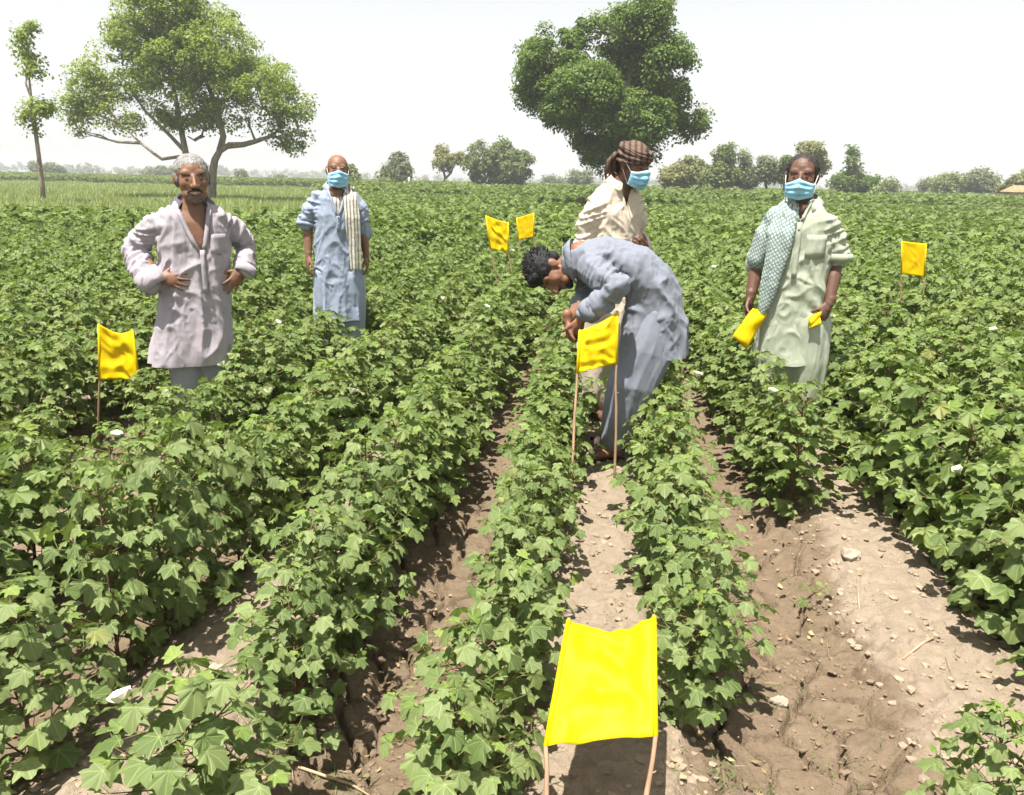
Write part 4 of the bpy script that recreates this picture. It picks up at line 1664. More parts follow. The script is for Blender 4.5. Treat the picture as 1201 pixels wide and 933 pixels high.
# --- the man with his hands on his hips -------------------------------------------------------------
def man_hips():
    root = person((-2.30, 4.35), 28.8, 'smiling grey-haired man in a lavender-grey tunic with both hands on his hips')
    H = head_matrix((-.010, -.040, 1.474), 4, 2, -2, 1.07)
    sl, sr = Vector((-.195, .0, 1.285)), Vector((.150, .0, 1.285))
    el, er = Vector((-.345, .085, 1.070)), Vector((.262, .10, 1.085))
    wl_, wr = Vector((-.226, -.122, .943)), Vector((.214, -.080, .965))
    b = MB()
    b.loft(column([(-.06, 0, .80, .145, .10), (-.045, 0, .95, .150, .105), (-.03, 0, 1.12, .165, .112), (-.022, 0, 1.24, .155, .098), (-.02, 0, 1.30, .10, .072), (-.018, 0, 1.345, .07, .06)]))
    add_head(b, H, (-.018, .0, 1.335))
    for s, e, w in ((sl, el, wl_), (sr, er, wr)):
        b.limb([s.lerp(e, .3), e, e.lerp(w, .4), w], [.042, .040, .039, .027])
    add_hand(b, wl_, (.85, -.15, -.18), (.1, .9, -.2), (.1, .0, 1), (.10, .22, .18), .34, 1.0)
    add_hand(b, wr, (-.55, -.25, -.72), (-.35, .9, .0), (-.6, -.3, .6), (.12, .25, .2), .32, .8)
    legs_and_feet(b, (-.13, 0, .80), (.01, 0, .80), (-.12, -.02, .44), (.03, -.02, .44), (-.12, 0, .075), (.04, 0, .075))
    finish_body(root, b, 'skin_a')
    face_details(root, H)
    hair_cap(root, H, (0, .028, .044), (.086, .097, .081), 'hair_grey', .004, 3, extra=[((.072, .030, .0), (.016, .045, .045)), ((-.072, .030, .0), (.016, .045, .045))])
    m = MB()
    for e in (-1, 1):
        m.limb([hp(H, (0, -.103, -.049)), hp(H, (e * .020, -.098, -.052)), hp(H, (e * .036, -.080, -.064))], [.005, .0055, .003], 8)
    m.build('moustache', M['hair_dark'], root)
    m = MB()
    hell(m, H, (0, -.040, -.090), (.053, .051, .037))
    hell(m, H, (0, -.072, -.109), (.027, .021, .019))
    me = m.remesh(.005, 1)
    Hi = H.inverted()
    drop_faces(me, lambda p: (Hi @ p).z > -.072 + .02 * (abs((Hi @ p).x) > .032) or (Hi @ p).y > .0)
    link('beard_stubble', me, root, M['stubble'])
    m = MB()
    m.limb([hp(H, (-.024, -.088, -.064)), hp(H, (0, -.099, -.069)), hp(H, (.024, -.088, -.064))], [.003, .0055, .003], 8)
    m.build('teeth', M['teeth'], root)
    m = MB()
    m.limb([hp(H, (-.026, -.086, -.067)), hp(H, (0, -.098, -.079)), hp(H, (.026, -.086, -.067))], [.003, .006, .003], 8)
    m.build('lip', M['lip'], root)
    # tunic
    b = MB()
    b.loft(column([(-.100, 0, .36, .228, .155), (-.090, 0, .50, .215, .150), (-.075, 0, .65, .200, .145), (-.050, 0, .82, .182, .138), (-.040, -.005, .95, .185, .135), (-.030, 0, 1.10, .192, .130), (-.025, 0, 1.22, .198, .118),
                   (-.022, .0, 1.285, .180, .100), (-.02, .005, 1.325, .118, .085), (-.018, .005, 1.350, .075, .070)]))
    b.limb([sl + Vector((.03, 0, -.03)), sl.lerp(el, .5) + Vector((0, 0, -.005)), el + Vector((-.005, 0, .005))], [.060, .066, .066])
    # wide hanging sleeve on the image-left arm, its cuff turned back
    b.limb([el + Vector((-.005, 0, .005)), el.lerp(wl_, .5) + Vector((-.02, 0, -.03)), Vector((-.272, -.085, .915))], [.066, .070, .072])
    b.limb([sr + Vector((-.03, 0, -.03)), sr.lerp(er, .5) + Vector((0, 0, -.005)), er, er.lerp(wr, .55), wr + Vector((.02, .01, .0))], [.060, .064, .062, .056, .048])
    me = b.remesh(CV, 3)
    fold_cloth(me, [(sl, el, wl_), (sr, er, wr)], .43, 1.33, 11, .026)
    trim_below(me, .432)

    def cut(p):
        t = (p.z - 1.085) / .25
        if p.y < .0 and p.z > 1.085:
            c0 = .005 - .015 * t
            return -.088 * t ** .8 + c0 < p.x < .062 * t + c0 + .004 or False
        return p.z > 1.30 and (p.x + .018) ** 2 + p.y ** 2 < .070 ** 2
    full = me.copy()
    drop_faces(me, cut)
    sh = link('tunic', me, root, M['lavender'])
    L = [(.005 - .015 * t - .088 * t ** .8, 1.085 + .25 * t) for t in [i / 8 for i in range(8)]]
    R = [(.009 - .015 * t + .062 * t, 1.085 + .25 * t) for t in [i / 8 for i in range(8)]]
    placket(sh, full, L, R, M['lavender'], .024, [(-.004, z / 100) for z in range(109, 84, -3)])
    pocket(sh, full, .105, 1.125, .10, .105, M['lavender'])
    collar(root, (-.018, .005, 1.356), .082, mat=M['lavender_dark'], open_=.75, width=.052)
    a = Vector((-.262, -.085, .915))
    cuff(root, 'cuff', a + Vector((-.030, .01, .050)), a + Vector((.026, -.030, -.030)), .066, .070, M['lavender'], .006)
    cuff(root, 'cuff', wr + Vector((.028, .02, .02)), wr + Vector((.008, -.005, -.018)), .044, .044, M['lavender'])
    trousers(root, (((-.06, 0, .72), .165, .12), [((-.135, 0, .70), (-.125, -.01, .5), (-.125, -.01, .30), (-.12, 0, .12)), ((.02, 0, .70), (.03, -.01, .5), (.035, -.01, .30), (.04, 0, .12))]), M['trouser_grey'], 31)


# --- the masked man in pale blue, farther back ------------------------------------------------------
def man_blue():
    root = person((-2.12, 6.22), 19.4, 'bald masked man in a pale blue tunic with a striped scarf over one shoulder', -.06)
    z0 = .06
    H = head_matrix((.022, -.02, 1.550 + z0), 3, 3, 2, 0.99)
    sl, sr = Vector((-.165, 0, 1.375 + z0)), Vector((.150, 0, 1.375 + z0))
    el, er = Vector((-.225, .03, 1.13 + z0)), Vector((.205, .03, 1.13 + z0))
    wl_, wr = Vector((-.232, -.03, .885 + z0)), Vector((.222, -.03, .885 + z0))
    b = MB()
    b.loft(column([(0, 0, .90, .14, .10), (0, 0, 1.1, .145, .10), (0, 0, 1.3, .150, .105), (0, 0, 1.38, .135, .085), (0, 0, 1.445, .09, .065), (0, 0, 1.485, .065, .058)]))
    add_head(b, H, (.008, .0, 1.475))
    for s, e, w in ((sl, el, wl_), (sr, er, wr)):
        b.limb([s.lerp(e, .3), e, e.lerp(w, .35), w], [.042, .038, .038, .026])
    add_hand(b, wl_, (-.10, -.10, -1), (.9, .2, 0), (.1, -1, 0), (.25, .45, .4), .05, .5)
    add_hand(b, wr, (.08, -.10, -1), (-.9, .2, 0), (-.1, -1, 0), (.25, .45, .4), .05, .5)
    legs_and_feet(b, (-.08, 0, .86), (.08, 0, .86), (-.09, 0, .47), (.09, 0, .47), (-.09, 0, .08), (.09, 0, .08))
    finish_body(root, b, 'skin_a')
    face_details(root, H, 'hair_grey')
    hair_cap(root, H, (0, .050, -.008), (.084, .064, .050), 'hair_grey', .002, 5)
    face_mask(root, H)
    b = MB()
    b.loft(column([(-.01, 0, .36, .190, .145), (-.01, 0, .6, .18, .135), (-.005, 0, .85, .172, .128), (0, 0, 1.1, .170, .122), (0, 0, 1.28, .178, .122), (0, 0, 1.39, .168, .100), (.003, .004, 1.455, .115, .082), (.006, .004, 1.492, .070, .066)]))
    b.limb([sl + Vector((.03, 0, -.03)), sl.lerp(el, .5) + Vector((-.004, 0, 0)), el + Vector((-.012, 0, .02))], [.058, .062, .068])
    b.limb([sr + Vector((-.03, 0, -.03)), sr.lerp(er, .5) + Vector((.004, 0, 0)), er + Vector((.005, 0, -.06))], [.058, .062, .064])
    me = b.remesh(CV, 3)
    fold_cloth(me, [(sl, el), (sr, er)], .44, 1.45, 41, .022)
    trim_below(me, .44)
    full = me.copy()

    def cut(p):
        t = (p.z - 1.27) / .22
        if p.y < 0 and p.z > 1.27:
            return abs(p.x - .008) < .068 * t
        return p.z > 1.45 and (p.x - .006) ** 2 + p.y ** 2 < .064 ** 2
    drop_faces(me, cut)
    sh = link('tunic', me, root, M['sky_blue'])
    ts = [i / 7 for i in range(7)]
    placket(sh, full, [(.008 - .068 * t, 1.27 + .22 * t) for t in ts], [(.010 + .068 * t, 1.27 + .22 * t) for t in ts], M['sky_blue'], .018, [(-.004, z / 100) for z in range(127, 112, -3)])
    buttons(sh, full, [(.010, 1.255), (.010, 1.20)])
    collar(root, (.006, .003, 1.498), .076, mat=M['sky_blue'], open_=.6, width=.042)
    cuff(root, 'cuff', el + Vector((-.012, 0, .015)), el + Vector((-.016, -.004, -.012)), .066, .066, M['sky_blue'])
    # vest seen in the open neck
    b = MB()
    b.loft(column([(.005, -.004, 1.26, .10, .112), (.005, -.004, 1.38, .10, .106), (.006, -.002, 1.42, .06, .075)]))
    link('undershirt', b.remesh(.008, 2), root, M['stripe'])
    # scarf
    b = MB()
    b.loft([((.11, .075, 1.20), UX, UF, .05, .016), ((.095, .085, 1.38), UX, UF, .052, .018), ((.088, .04, 1.485), UX, (0, 1, .6), .05, .022), ((.098, -.05, 1.480), UX, (0, .6, 1), .054, .024), ((.110, -.115, 1.40), UX, (0, 1, .2), .058, .022),
            ((.125, -.142, 1.25), UX, UF, .060, .020), ((.135, -.142, 1.05), UX, UF, .056, .018), ((.138, -.140, .90), UX, UF, .054, .016), ((.138, -.138, .845), UX, UF, .052, .012)], 20)
    me = b.remesh(.008, 2)
    V, N = get_v(me), get_n(me)
    n = 1 - np.abs(2 * vn3(V * np.array([32, 14, 2.0]), 6) - 1)
    set_v(me, V + N * ((n - .55) * .018)[:, None])
    link('scarf', me, root, M['stripe'])
    trousers(root, (((0, 0, .80), .15, .11), [((-.08, 0, .78), (-.09, 0, .55), (-.09, 0, .32), (-.09, 0, .12)), ((.08, 0, .78), (.09, 0, .55), (.09, 0, .32), (.09, 0, .12))]), M['sky_blue'], 33)


# --- the man in cream behind the bending man --------------------------------------------------------
def man_cream():
    root = person((.06, 5.10), -1.5, 'masked man in a cream shirt and brown striped head wrap looking down')
    yaw = 38
    H = head_matrix((.108, -.075, 1.610), 46, 20, 0, 1.0)
    Rz = Matrix.Rotation(rad(yaw), 3, 'Z')

    def T(x, y, z):
        v = Rz @ Vector((x, y, 0))
        return Vector((v.x, v.y, z))
    rx, fy = tuple(Rz @ Vector((1, 0, 0))), tuple(Rz @ Vector((0, 1, 0)))
    sl, sr = T(-.168, .0, 1.40), T(.168, .0, 1.40)
    el, er = T(-.205, .03, 1.13), T(.205, .02, 1.14)
    wl_, wr = T(-.20, -.12, .93), T(.13, -.17, 1.09)
    b = MB()
    b.loft([((0, 0, z), rx, fy, a, d) for z, a, d in ((.9, .15, .105), (1.1, .155, .11), (1.3, .16, .112), (1.40, .14, .09))] + [((.02, -.02, 1.465), rx, fy, .09, .07), ((.035, -.025, 1.505), rx, fy, .068, .06)])
    add_head(b, H, (.045, -.020, 1.492), .060)
    for s, e, w in ((sl, el, wl_), (sr, er, wr)):
        b.limb([s.lerp(e, .3), e, e.lerp(w, .35), w], [.042, .040, .04, .027])
    add_hand(b, wl_, T(.3, -.5, -.6), T(.9, .3, 0), T(.2, -.8, .5), (.3, .5, .4), .05, .5)
    add_hand(b, wr, T(-.7, -.35, .45), T(.1, .9, .1), T(0, -.1, 1), (.35, .6, .4), .05, .5)
    legs_and_feet(b, T(-.09, 0, .86), T(.09, 0, .86), T(-.09, 0, .47), T(.09, 0, .47), T(-.09, 0, .08), T(.09, 0, .08), T(0, -1, 0))
    finish_body(root, b, 'skin_b')
    face_details(root, H)
    face_mask(root, H, low=-.122)
    # head wrap: cap, twisted bands and a loose tail at the nape
    w = MB()
    hell(w, H, (0, .026, .046), (.085, .101, .076), nu=24, nv=16)
    me = w.remesh(.006, 2)
    V, N = get_v(me), get_n(me)
    q = V @ np.array([[1, .3, .2], [-.2, 1, .5], [0, -.5, 1.0]]).T
    n = 1 - np.abs(2 * vn3(q * np.array([10, 12, 42]), 8) - 1)
    set_v(me, V + N * ((n - .4) * .014)[:, None])
    wr_o = link('head_wrap', me, root, M['wrap'])
    for k, (tl, zz, rr) in enumerate(((.30, .055, 1.02), (-.22, .070, 1.0), (.10, .085, .93), (.48, .035, 1.02), (-.05, .045, 1.05))):
        pts = []
        for i in range(27):
            a = 2 * math.pi * i / 26
            x, y = math.sin(a) * .087 * rr, .024 - math.cos(a) * .104 * rr
            pts.append(hp(H, (x, y, zz + tl * (x * .6 + (-y) * .35) * (1 if k % 2 else -1))))
        t = MB()
        t.tube(pts, [.0105 + .003 * math.sin(i * 1.3 + k) for i in range(27)], 8, False)
        t.build('wrap_band', M['wrap'], wr_o)
    for k in range(5):
        t = MB()
        a = (k - 2) * .022
        p = [hp(H, (-.035 + a, .105, .03)), hp(H, (-.055 + a, .125, -.03)), hp(H, (-.050 + a * 1.3, .118, -.085)), hp(H, (-.042 + a * 1.5, .10, -.13 + .012 * k))]
        t.tube(p, [.014, .015, .012, .005], 7)
        t.build('wrap_tail', M['wrap'], wr_o)
    b = MB()
    b.loft([((0, 0, z), rx, fy, a, d) for z, a, d in ((.40, .195, .145), (.7, .18, .135), (.95, .168, .125), (1.15, .166, .122), (1.32, .176, .12), (1.42, .168, .10))] + [((.015, -.012, 1.478), rx, fy, .120, .085), ((.032, -.018, 1.510), rx, fy, .074, .066)])
    b.limb([sl + Vector((.02, 0, -.035)), sl.lerp(el, .5), el, el.lerp(wl_, .55), wl_], [.062, .066, .062, .056, .050])
    b.limb([sr + Vector((-.02, 0, -.035)), sr.lerp(er, .5), er, er.lerp(wr, .6)], [.062, .066, .062, .054])
    me = b.remesh(CV, 3)
    fold_cloth(me, [(sl, el, wl_), (sr, er, wr)], .46, 1.46, 51, .024)
    trim_below(me, .46)
    full = me.copy()
    fx = Rz @ Vector((0, -1, 0))

    def cut(p):
        q = Rz.transposed() @ Vector((p.x, p.y, 0))
        t = (p.z - 1.36) / .15
        if q.y < 0 and t > 0:
            return abs(q.x) < .050 * t
        return p.z > 1.475 and (p.x - .03) ** 2 + (p.y + .018) ** 2 < .066 ** 2
    drop_faces(me, cut)
    sh = link('tunic', me, root, M['cream'])
    co = collar(root, (.0, .0, 0), .077, mat=M['cream'], open_=.55, width=.05)
    co.location, co.rotation_euler = (.034, -.018, 1.515), (rad(10), 0, rad(yaw))
    trousers(root, (((0, 0, .80), .16, .12), [(T(-.09, 0, .78), T(-.09, 0, .55), T(-.09, 0, .32), T(-.09, 0, .12)), (T(.09, 0, .78), T(.09, 0, .55), T(.09, 0, .32), T(.09, 0, .12))]), M['cream'], 35)


# --- the man bending over the yellow trap -----------------------------------------------------------
def man_bending():
    root = person((.165, 4.28), -2.4, 'black-haired man in grey-blue bending forward over a yellow sheet on stakes')
    S = .965

    def q(x, y, z):
        return Vector((x * S, y, z * S + .02))
    pel = q(.150, .04, .845)
    mid = q(.005, .02, 1.070)
    chest = q(-.175, .0, 1.120)
    neck = q(-.335, -.01, 1.105)
    sn, sf = q(-.235, -.165, 1.095), q(-.245, .150, 1.08)
    en, ef = q(-.075, -.285, 1.010), q(-.250, .06, .88)
    wn_, wf = q(-.262, -.245, .825), q(-.335, -.215, .815)
    ax = [(pel - mid), (pel - chest), (mid - neck), (chest - neck)]
    side = Vector((0, 1, 0))

    def sec(c, t, a, d):
        t = Vector(t).normalized()
        f = t.cross(side).normalized()
        return (c, side, f, a, d)
    b = MB()
    b.loft([sec(pel + Vector((.0, 0, -.08)), (.1, 0, -1), .15, .11), sec(pel, (.5, 0, -.8), .155, .12), sec(mid, (.85, 0, -.5), .145, .100), sec(chest, (1, 0, -.12), .15, .098), sec(q(-.27, 0, 1.115), (1, 0, .02), .13, .08), sec(neck, (1, 0, .1), .07, .06)])
    Hm = Matrix.Translation(q(-.462, -.035, 1.045)) @ Matrix.Rotation(rad(12), 4, 'Z') @ Matrix.Rotation(rad(-80), 4, 'Y') @ Matrix.Rotation(rad(-58), 4, 'Z') @ Matrix.Rotation(rad(10), 4, 'X') @ Matrix.Scale(1.0, 4)
    add_head(b, Hm, neck)
    b.limb([sn + Vector((.04, .04, -.02)), en, en.lerp(wn_, .4), wn_], [.042, .040, .039, .028])
    b.limb([sf + Vector((.04, -.03, -.02)), ef, ef.lerp(wf, .45), wf], [.042, .040, .041, .028])
    add_hand(b, wn_, (-.25, .12, -.9), (-.5, .6, .2), (-.6, -.7, 0), (.45, .7, .5), .05, .5)
    add_hand(b, wf, (.12, .10, -1), (.95, -.1, .15), (.2, -1, 0), (.6, .8, .6), .04, .5)
    hn, hf = pel + Vector((0, -.09, -.03)), pel + Vector((0, .09, -.03))
    kn, kf = q(.03, -.10, .45), q(.06, .12, .45)
    an, af = q(-.055, -.07, .075), q(-.04, .14, .075)
    legs_and_feet(b, hn, hf, kn, kf, an, af, (-.9, -.35, 0))
    finish_body(root, b, 'skin_c')
    face_details(root, Hm, 'hair_black')
    ho = hair_cap(root, Hm, (0, .028, .052), (.095, .106, .090), 'hair_black', .0035, 9, extra=[((0, -.045, .088), (.062, .045, .034)), ((0, .075, -.01), (.066, .045, .05))])
    rr = random.Random(5)
    t = MB()
    for i in range(420):
        d = Vector((rr.gauss(0, 1), rr.gauss(.2, 1), rr.gauss(.7, .8))).normalized()
        if d.y < -.55 and d.z < .5 or d.z < -.45:
            continue
        p = Vector((d.x * .090, .028 + d.y * .104, .052 + d.z * .088))
        e = p + (d + Vector((rr.uniform(-.7, .7), rr.uniform(-.7, .7), rr.uniform(-.7, .7)))).normalized() * rr.uniform(.010, .022)
        t.tube([hp(Hm, p), hp(Hm, p.lerp(e, .6)), hp(Hm, e)], [.0034, .0026, .0006], 4, False)
    t.build('hair_tuft', M['hair_black'], ho)['kind'] = 'stuff'
    m = MB()
    for e in (-1, 1):
        m.limb([hp(Hm, (0, -.103, -.050)), hp(Hm, (e * .022, -.096, -.053)), hp(Hm, (e * .034, -.08, -.064))], [.005, .005, .003], 8)
    m.build('moustache', M['hair_black'], root)
    m = MB()
    hell(m, Hm, (0, -.039, -.088), (.0515, .0515, .039))
    hell(m, Hm, (0, -.072, -.109), (.026, .021, .019))
    me = m.remesh(.005, 1)
    Hi = Hm.inverted()
    drop_faces(me, lambda p: (Hi @ p).z > -.080 or (Hi @ p).y > .0)
    link('beard_stubble', me, root, M['hair_black'])
    # tunic: bent trunk, then the skirt hanging off the hips
    b = MB()
    b.loft([sec(q(.150, .03, .52), (.02, 0, -1), .192, .165), sec(q(.150, .04, .66), (.06, 0, -1), .188, .155), sec(q(.150, .04, .76), (.15, 0, -1), .180, .148), sec(pel + Vector((0, 0, .02)), (.55, 0, -.8), .182, .142), sec(q(.085, .03, .985), (.75, 0, -.65), .182, .135), sec(mid, (.88, 0, -.45), .180, .130), sec(chest, (1, 0, -.12), .192, .125),
            sec(q(-.255, 0, 1.115), (1, 0, .0), .165, .100), sec(q(-.315, -.005, 1.108), (1, 0, .08), .110, .085), sec(q(-.385, -.012, 1.096), (1, 0, .1), .072, .068)])
    b.loft([(q(.215, .06, .54), (0, 1, 0), (1, 0, 0), .172, .07), (q(.20, .06, .62), (0, 1, 0), (1, 0, 0), .165, .07), (q(.19, .05, .74), (0, 1, 0), (1, 0, 0), .16, .075), (q(.17, .04, .86), (0, 1, 0), (1, 0, 0), .15, .08)])
    b.loft([(q(.01, .0, .50), (0, 1, 0), (1, 0, 0), .165, .07), (q(.03, .0, .60), (0, 1, 0), (1, 0, 0), .155, .07), (q(.05, .01, .75), (0, 1, 0), (1, 0, 0), .155, .08), (q(.06, .02, .92), (0, 1, 0), (1, 0, 0), .15, .09)])
    b.limb([sn + Vector((0, .03, .0)), sn.lerp(en, .5), en, en.lerp(wn_, .5), en.lerp(wn_, .78)], [.070, .072, .068, .062, .056])
    b.limb([sf, sf.lerp(ef, .5), ef, ef.lerp(wf, .3)], [.068, .068, .062, .056])
    me = b.remesh(CV, 3)
    fold_cloth(me, [(sn, en, wn_), (sf, ef, wf)], .60, 1.2, 61, .026, flare=.9)
    trim_below(me, .605)
    sh = link('tunic', me, root, M['grey_blue'])
    cuff(root, 'cuff', en.lerp(wn_, .62), en.lerp(wn_, .86), .050, .050, M['grey_blue'])
    co = collar(root, (0, 0, 0), .080, mat=M['grey_blue'], open_=.5, width=.055)
    co.location = neck + Vector((-.022, -.004, -.002))
    co.rotation_euler = (Matrix.Rotation(rad(-84), 3, 'Y') @ Matrix.Rotation(rad(-95), 3, 'Z')).to_euler()
    bt = MB()
    bt.limb([pel + Vector((-.02, 0, .03)), pel + Vector((-.02, 0, -.06))], [.120, .120])
    for h, k, a in ((hn, kn, an), (hf, kf, af)):
        bt.limb([h, h.lerp(k, .5) + Vector((.01, 0, 0)), k, k.lerp(a, .5), a + Vector((0, 0, .04))], [.115, .132, .128, .108, .078])
    me = bt.remesh(CV, 3)
    V, N = get_v(me), get_n(me)
    W = V @ np.array([[1, 0, -.32], [0, 1, 0], [0, 0, 1.0]]).T
    n = 1 - np.abs(2 * vn3((W + vn3(V * 4, 3)[:, None] * .07) * np.array([14, 13, 1.8]), 4) - 1)
    set_v(me, V + N * (.024 * (n - .6))[:, None])
    link('trousers', me, root, M['grey_blue'])
    for a in (an, af):
        s = MB()
        d = Vector((-.9, -.35, 0)).normalized()
        sd = Vector((-d.y, d.x, 0))
        s.loft([(a + Vector((0, 0, -.085)) + d * .065, sd, d, .046, .135, 3), (a + Vector((0, 0, -.102)) + d * .065, sd, d, .048, .138, 3)], 20)
        o = s.build('sandal', M['sandal'], root, False)
        st = MB()
        st.ribbon([a + d * .11 + sd * .046 + Vector((0, 0, -.09)), a + d * .11 + sd * .03 + Vector((0, 0, -.030)), a + d * .11 + Vector((0, 0, -.018)), a + d * .11 - sd * .03 + Vector((0, 0, -.030)), a + d * .11 - sd * .046 + Vector((0, 0, -.09))], d, .04, .005)
        st.build('strap', M['sandal'], o)


# --- the masked man in pale green, holding folded sheets --------------------------------------------
def man_green():
    root = person((1.108, 4.70), -14.8, 'masked man in a pale green tunic with a checked scarf holding yellow sheets')
    H = head_matrix((-.032, -.02, 1.553), -3, 4, 1, 1.0)
    sl, sr = Vector((-.150, 0, 1.345)), Vector((.148, 0, 1.345))
    el, er = Vector((-.222, .04, 1.075)), Vector((.198, .03, 1.085))
    wl_, wr = Vector((-.238, -.055, .870)), Vector((.190, -.075, .868))
    b = MB()
    b.loft(column([(-.01, 0, .85, .14, .10), (-.01, 0, 1.0, .145, .105), (-.005, 0, 1.18, .152, .11), (0, 0, 1.29, .14, .098), (-.005, 0, 1.355, .10, .075), (-.01, 0, 1.425, .068, .06)]))
    add_head(b, H, (-.015, .005, 1.415))
    for s, e, w in ((sl, el, wl_), (sr, er, wr)):
        b.limb([s.lerp(e, .3), e, e.lerp(w, .35), w], [.042, .040, .041, .028])
    add_hand(b, wl_, (-.02, -.12, -1), (.8, -.5, 0), (.6, -1, 0), (.55, .75, .6), .02, .5, thumb_curl=.7)
    add_hand(b, wr, (-.28, -.25, -.9), (-.7, .5, -.3), (-.5, -.9, .1), (.55, .8, .6), .02, .5, thumb_curl=.7)
    legs_and_feet(b, (-.07, 0, .84), (.08, 0, .84), (-.07, -.01, .46), (.10, -.01, .46), (-.07, 0, .08), (.11, 0, .08))
    finish_body(root, b, 'skin_b')
    face_details(root, H)
    hair_cap(root, H, (0, .034, .040), (.089, .097, .087), 'hair_dark', .004, 7, extra=[((.076, .032, .006), (.015, .042, .046)), ((-.076, .032, .006), (.015, .042, .046)), ((0, .062, -.01), (.07, .055, .06))])
    face_mask(root, H, low=-.118, top=-.026)
    b = MB()
    b.loft(column([(-.005, 0, .42, .176, .138), (-.005, 0, .56, .174, .136), (-.005, 0, .75, .168, .132), (-.002, 0, .95, .168, .130), (0, 0, 1.10, .166, .128), (0, 0, 1.25, .172, .122), (0, 0, 1.335, .158, .104), (-.005, .003, 1.392, .115, .084), (-.010, .004, 1.430, .072, .066)]))
    b.limb([sl + Vector((.025, 0, -.03)), sl.lerp(el, .5) + Vector((-.004, 0, 0)), el + Vector((-.005, 0, -.02))], [.058, .062, .062])
    b.limb([sr + Vector((-.025, 0, -.03)), sr.lerp(er, .5) + Vector((.004, 0, 0)), er + Vector((.006, 0, .045))], [.056, .060, .062])
    me = b.remesh(CV, 3)
    fold_cloth(me, [(sl, el), (sr, er)], .5, 1.4, 71, .022, flare=.8)
    trim_below(me, .505)
    # hem: curved up at the side seams
    V = get_v(me)
    lift = np.clip((.66 - V[:, 2]) / .16, 0, 1) * .045 * (np.abs(V[:, 0] + .005) / .19) ** 2.5
    V[:, 2] += lift
    set_v(me, V)
    full = me.copy()

    def cut(p):
        t = (p.z - 1.315) / .12
        if p.y < 0 and t > 0:
            return abs(p.x + .012) < .040 * t
        return p.z > 1.395 and (p.x + .01) ** 2 + p.y ** 2 < .065 ** 2
    drop_faces(me, cut)
    sh = link('tunic', me, root, M['pale_green'])
    ts = [i / 5 for i in range(6)]
    placket(sh, full, [(-.012 - .040 * t, 1.315 + .12 * t) for t in ts], [(-.010 + .040 * t, 1.315 + .12 * t) for t in ts], M['pale_green'], .016, [(-.025, z / 100) for z in range(131, 100, -3)])
    buttons(sh, full, [(-.012, 1.27), (-.012, 1.19), (-.012, 1.11)])
    pocket(sh, full, .085, 1.185, .105, .12, M['pale_green'])
    collar(root, (-.010, .004, 1.428), .077, mat=M['pale_green'], open_=.5, width=.052)
    cuff(root, 'cuff', er + Vector((.006, 0, .055)), er + Vector((.006, -.002, .012)), .066, .066, M['pale_green'])
    # scarf: over the image-left shoulder and sleeve, one end hanging down the front
    b = MB()
    b.limb([(-.09, .01, 1.365), (-.140, .0, 1.325), (-.185, .01, 1.22), (-.215, .01, 1.09)], [.056, .062, .065, .060])
    b.loft([((-.055, .06, 1.425), UX, UF, .035, .03), ((-.070, -.03, 1.425), UX, (0, 1, .5), .045, .036), ((-.090, -.092, 1.36), UX, (0, 1, .3), .062, .030), ((-.105, -.135, 1.25), UX, UF, .070, .024), ((-.120, -.148, 1.10), UX, UF, .062, .022), ((-.140, -.150, .95), UX, UF, .050, .020), ((-.155, -.152, .83), UX, UF, .032, .016), ((-.160, -.152, .79), UX, UF, .016, .010)], 20)
    me = b.remesh(.008, 3)
    V, N = get_v(me), get_n(me)
    n = 1 - np.abs(2 * vn3((V + vn3(V * 5, 3)[:, None] * .06) * np.array([22, 10, 3.5]), 12) - 1)
    set_v(me, V + N * ((n - .5) * .022)[:, None])
    link('scarf', me, root, M['check'])
    trousers(root, (((.01, 0, .76), .155, .115), [((-.065, 0, .74), (-.065, -.01, .52), (-.065, -.01, .32), (-.07, 0, .12)), ((.09, 0, .74), (.105, -.01, .52), (.115, -.01, .32), (.11, 0, .12))]), M['pale_green'], 37, 1.05)
    return root


man_hips()
man_blue()
man_cream()
man_bending()
man_green()

# ------------------------------------------------------------------ yellow sticky sheets on stakes
def yellow_mat():
    k = NT('yellow_sheet')
    co = k.coord('Object')
    n = k.noise(9, 3, .5, co, .6)
    c = k.ramp(n, [(.26, (.76, .42, .0)), (.36, (.79, .54, .0)), (.48, (.81, .58, .0)), (.7, (.82, .60, .003))])
    sp = k.math('GREATER_THAN', k.noise(95, 2, .5, co), .735)
    c = k.mix(k.math('MULTIPLY', sp, .6), c, (.28, .15, .01))
    sh = k.pbr(c, .6, .22, k.bump(k.noise(13, 3, .5, co, .8), .2, .012))
    return k.done(k.translucent(sh, (.7, .46, 0), .25))


M['yellow'] = yellow_mat()


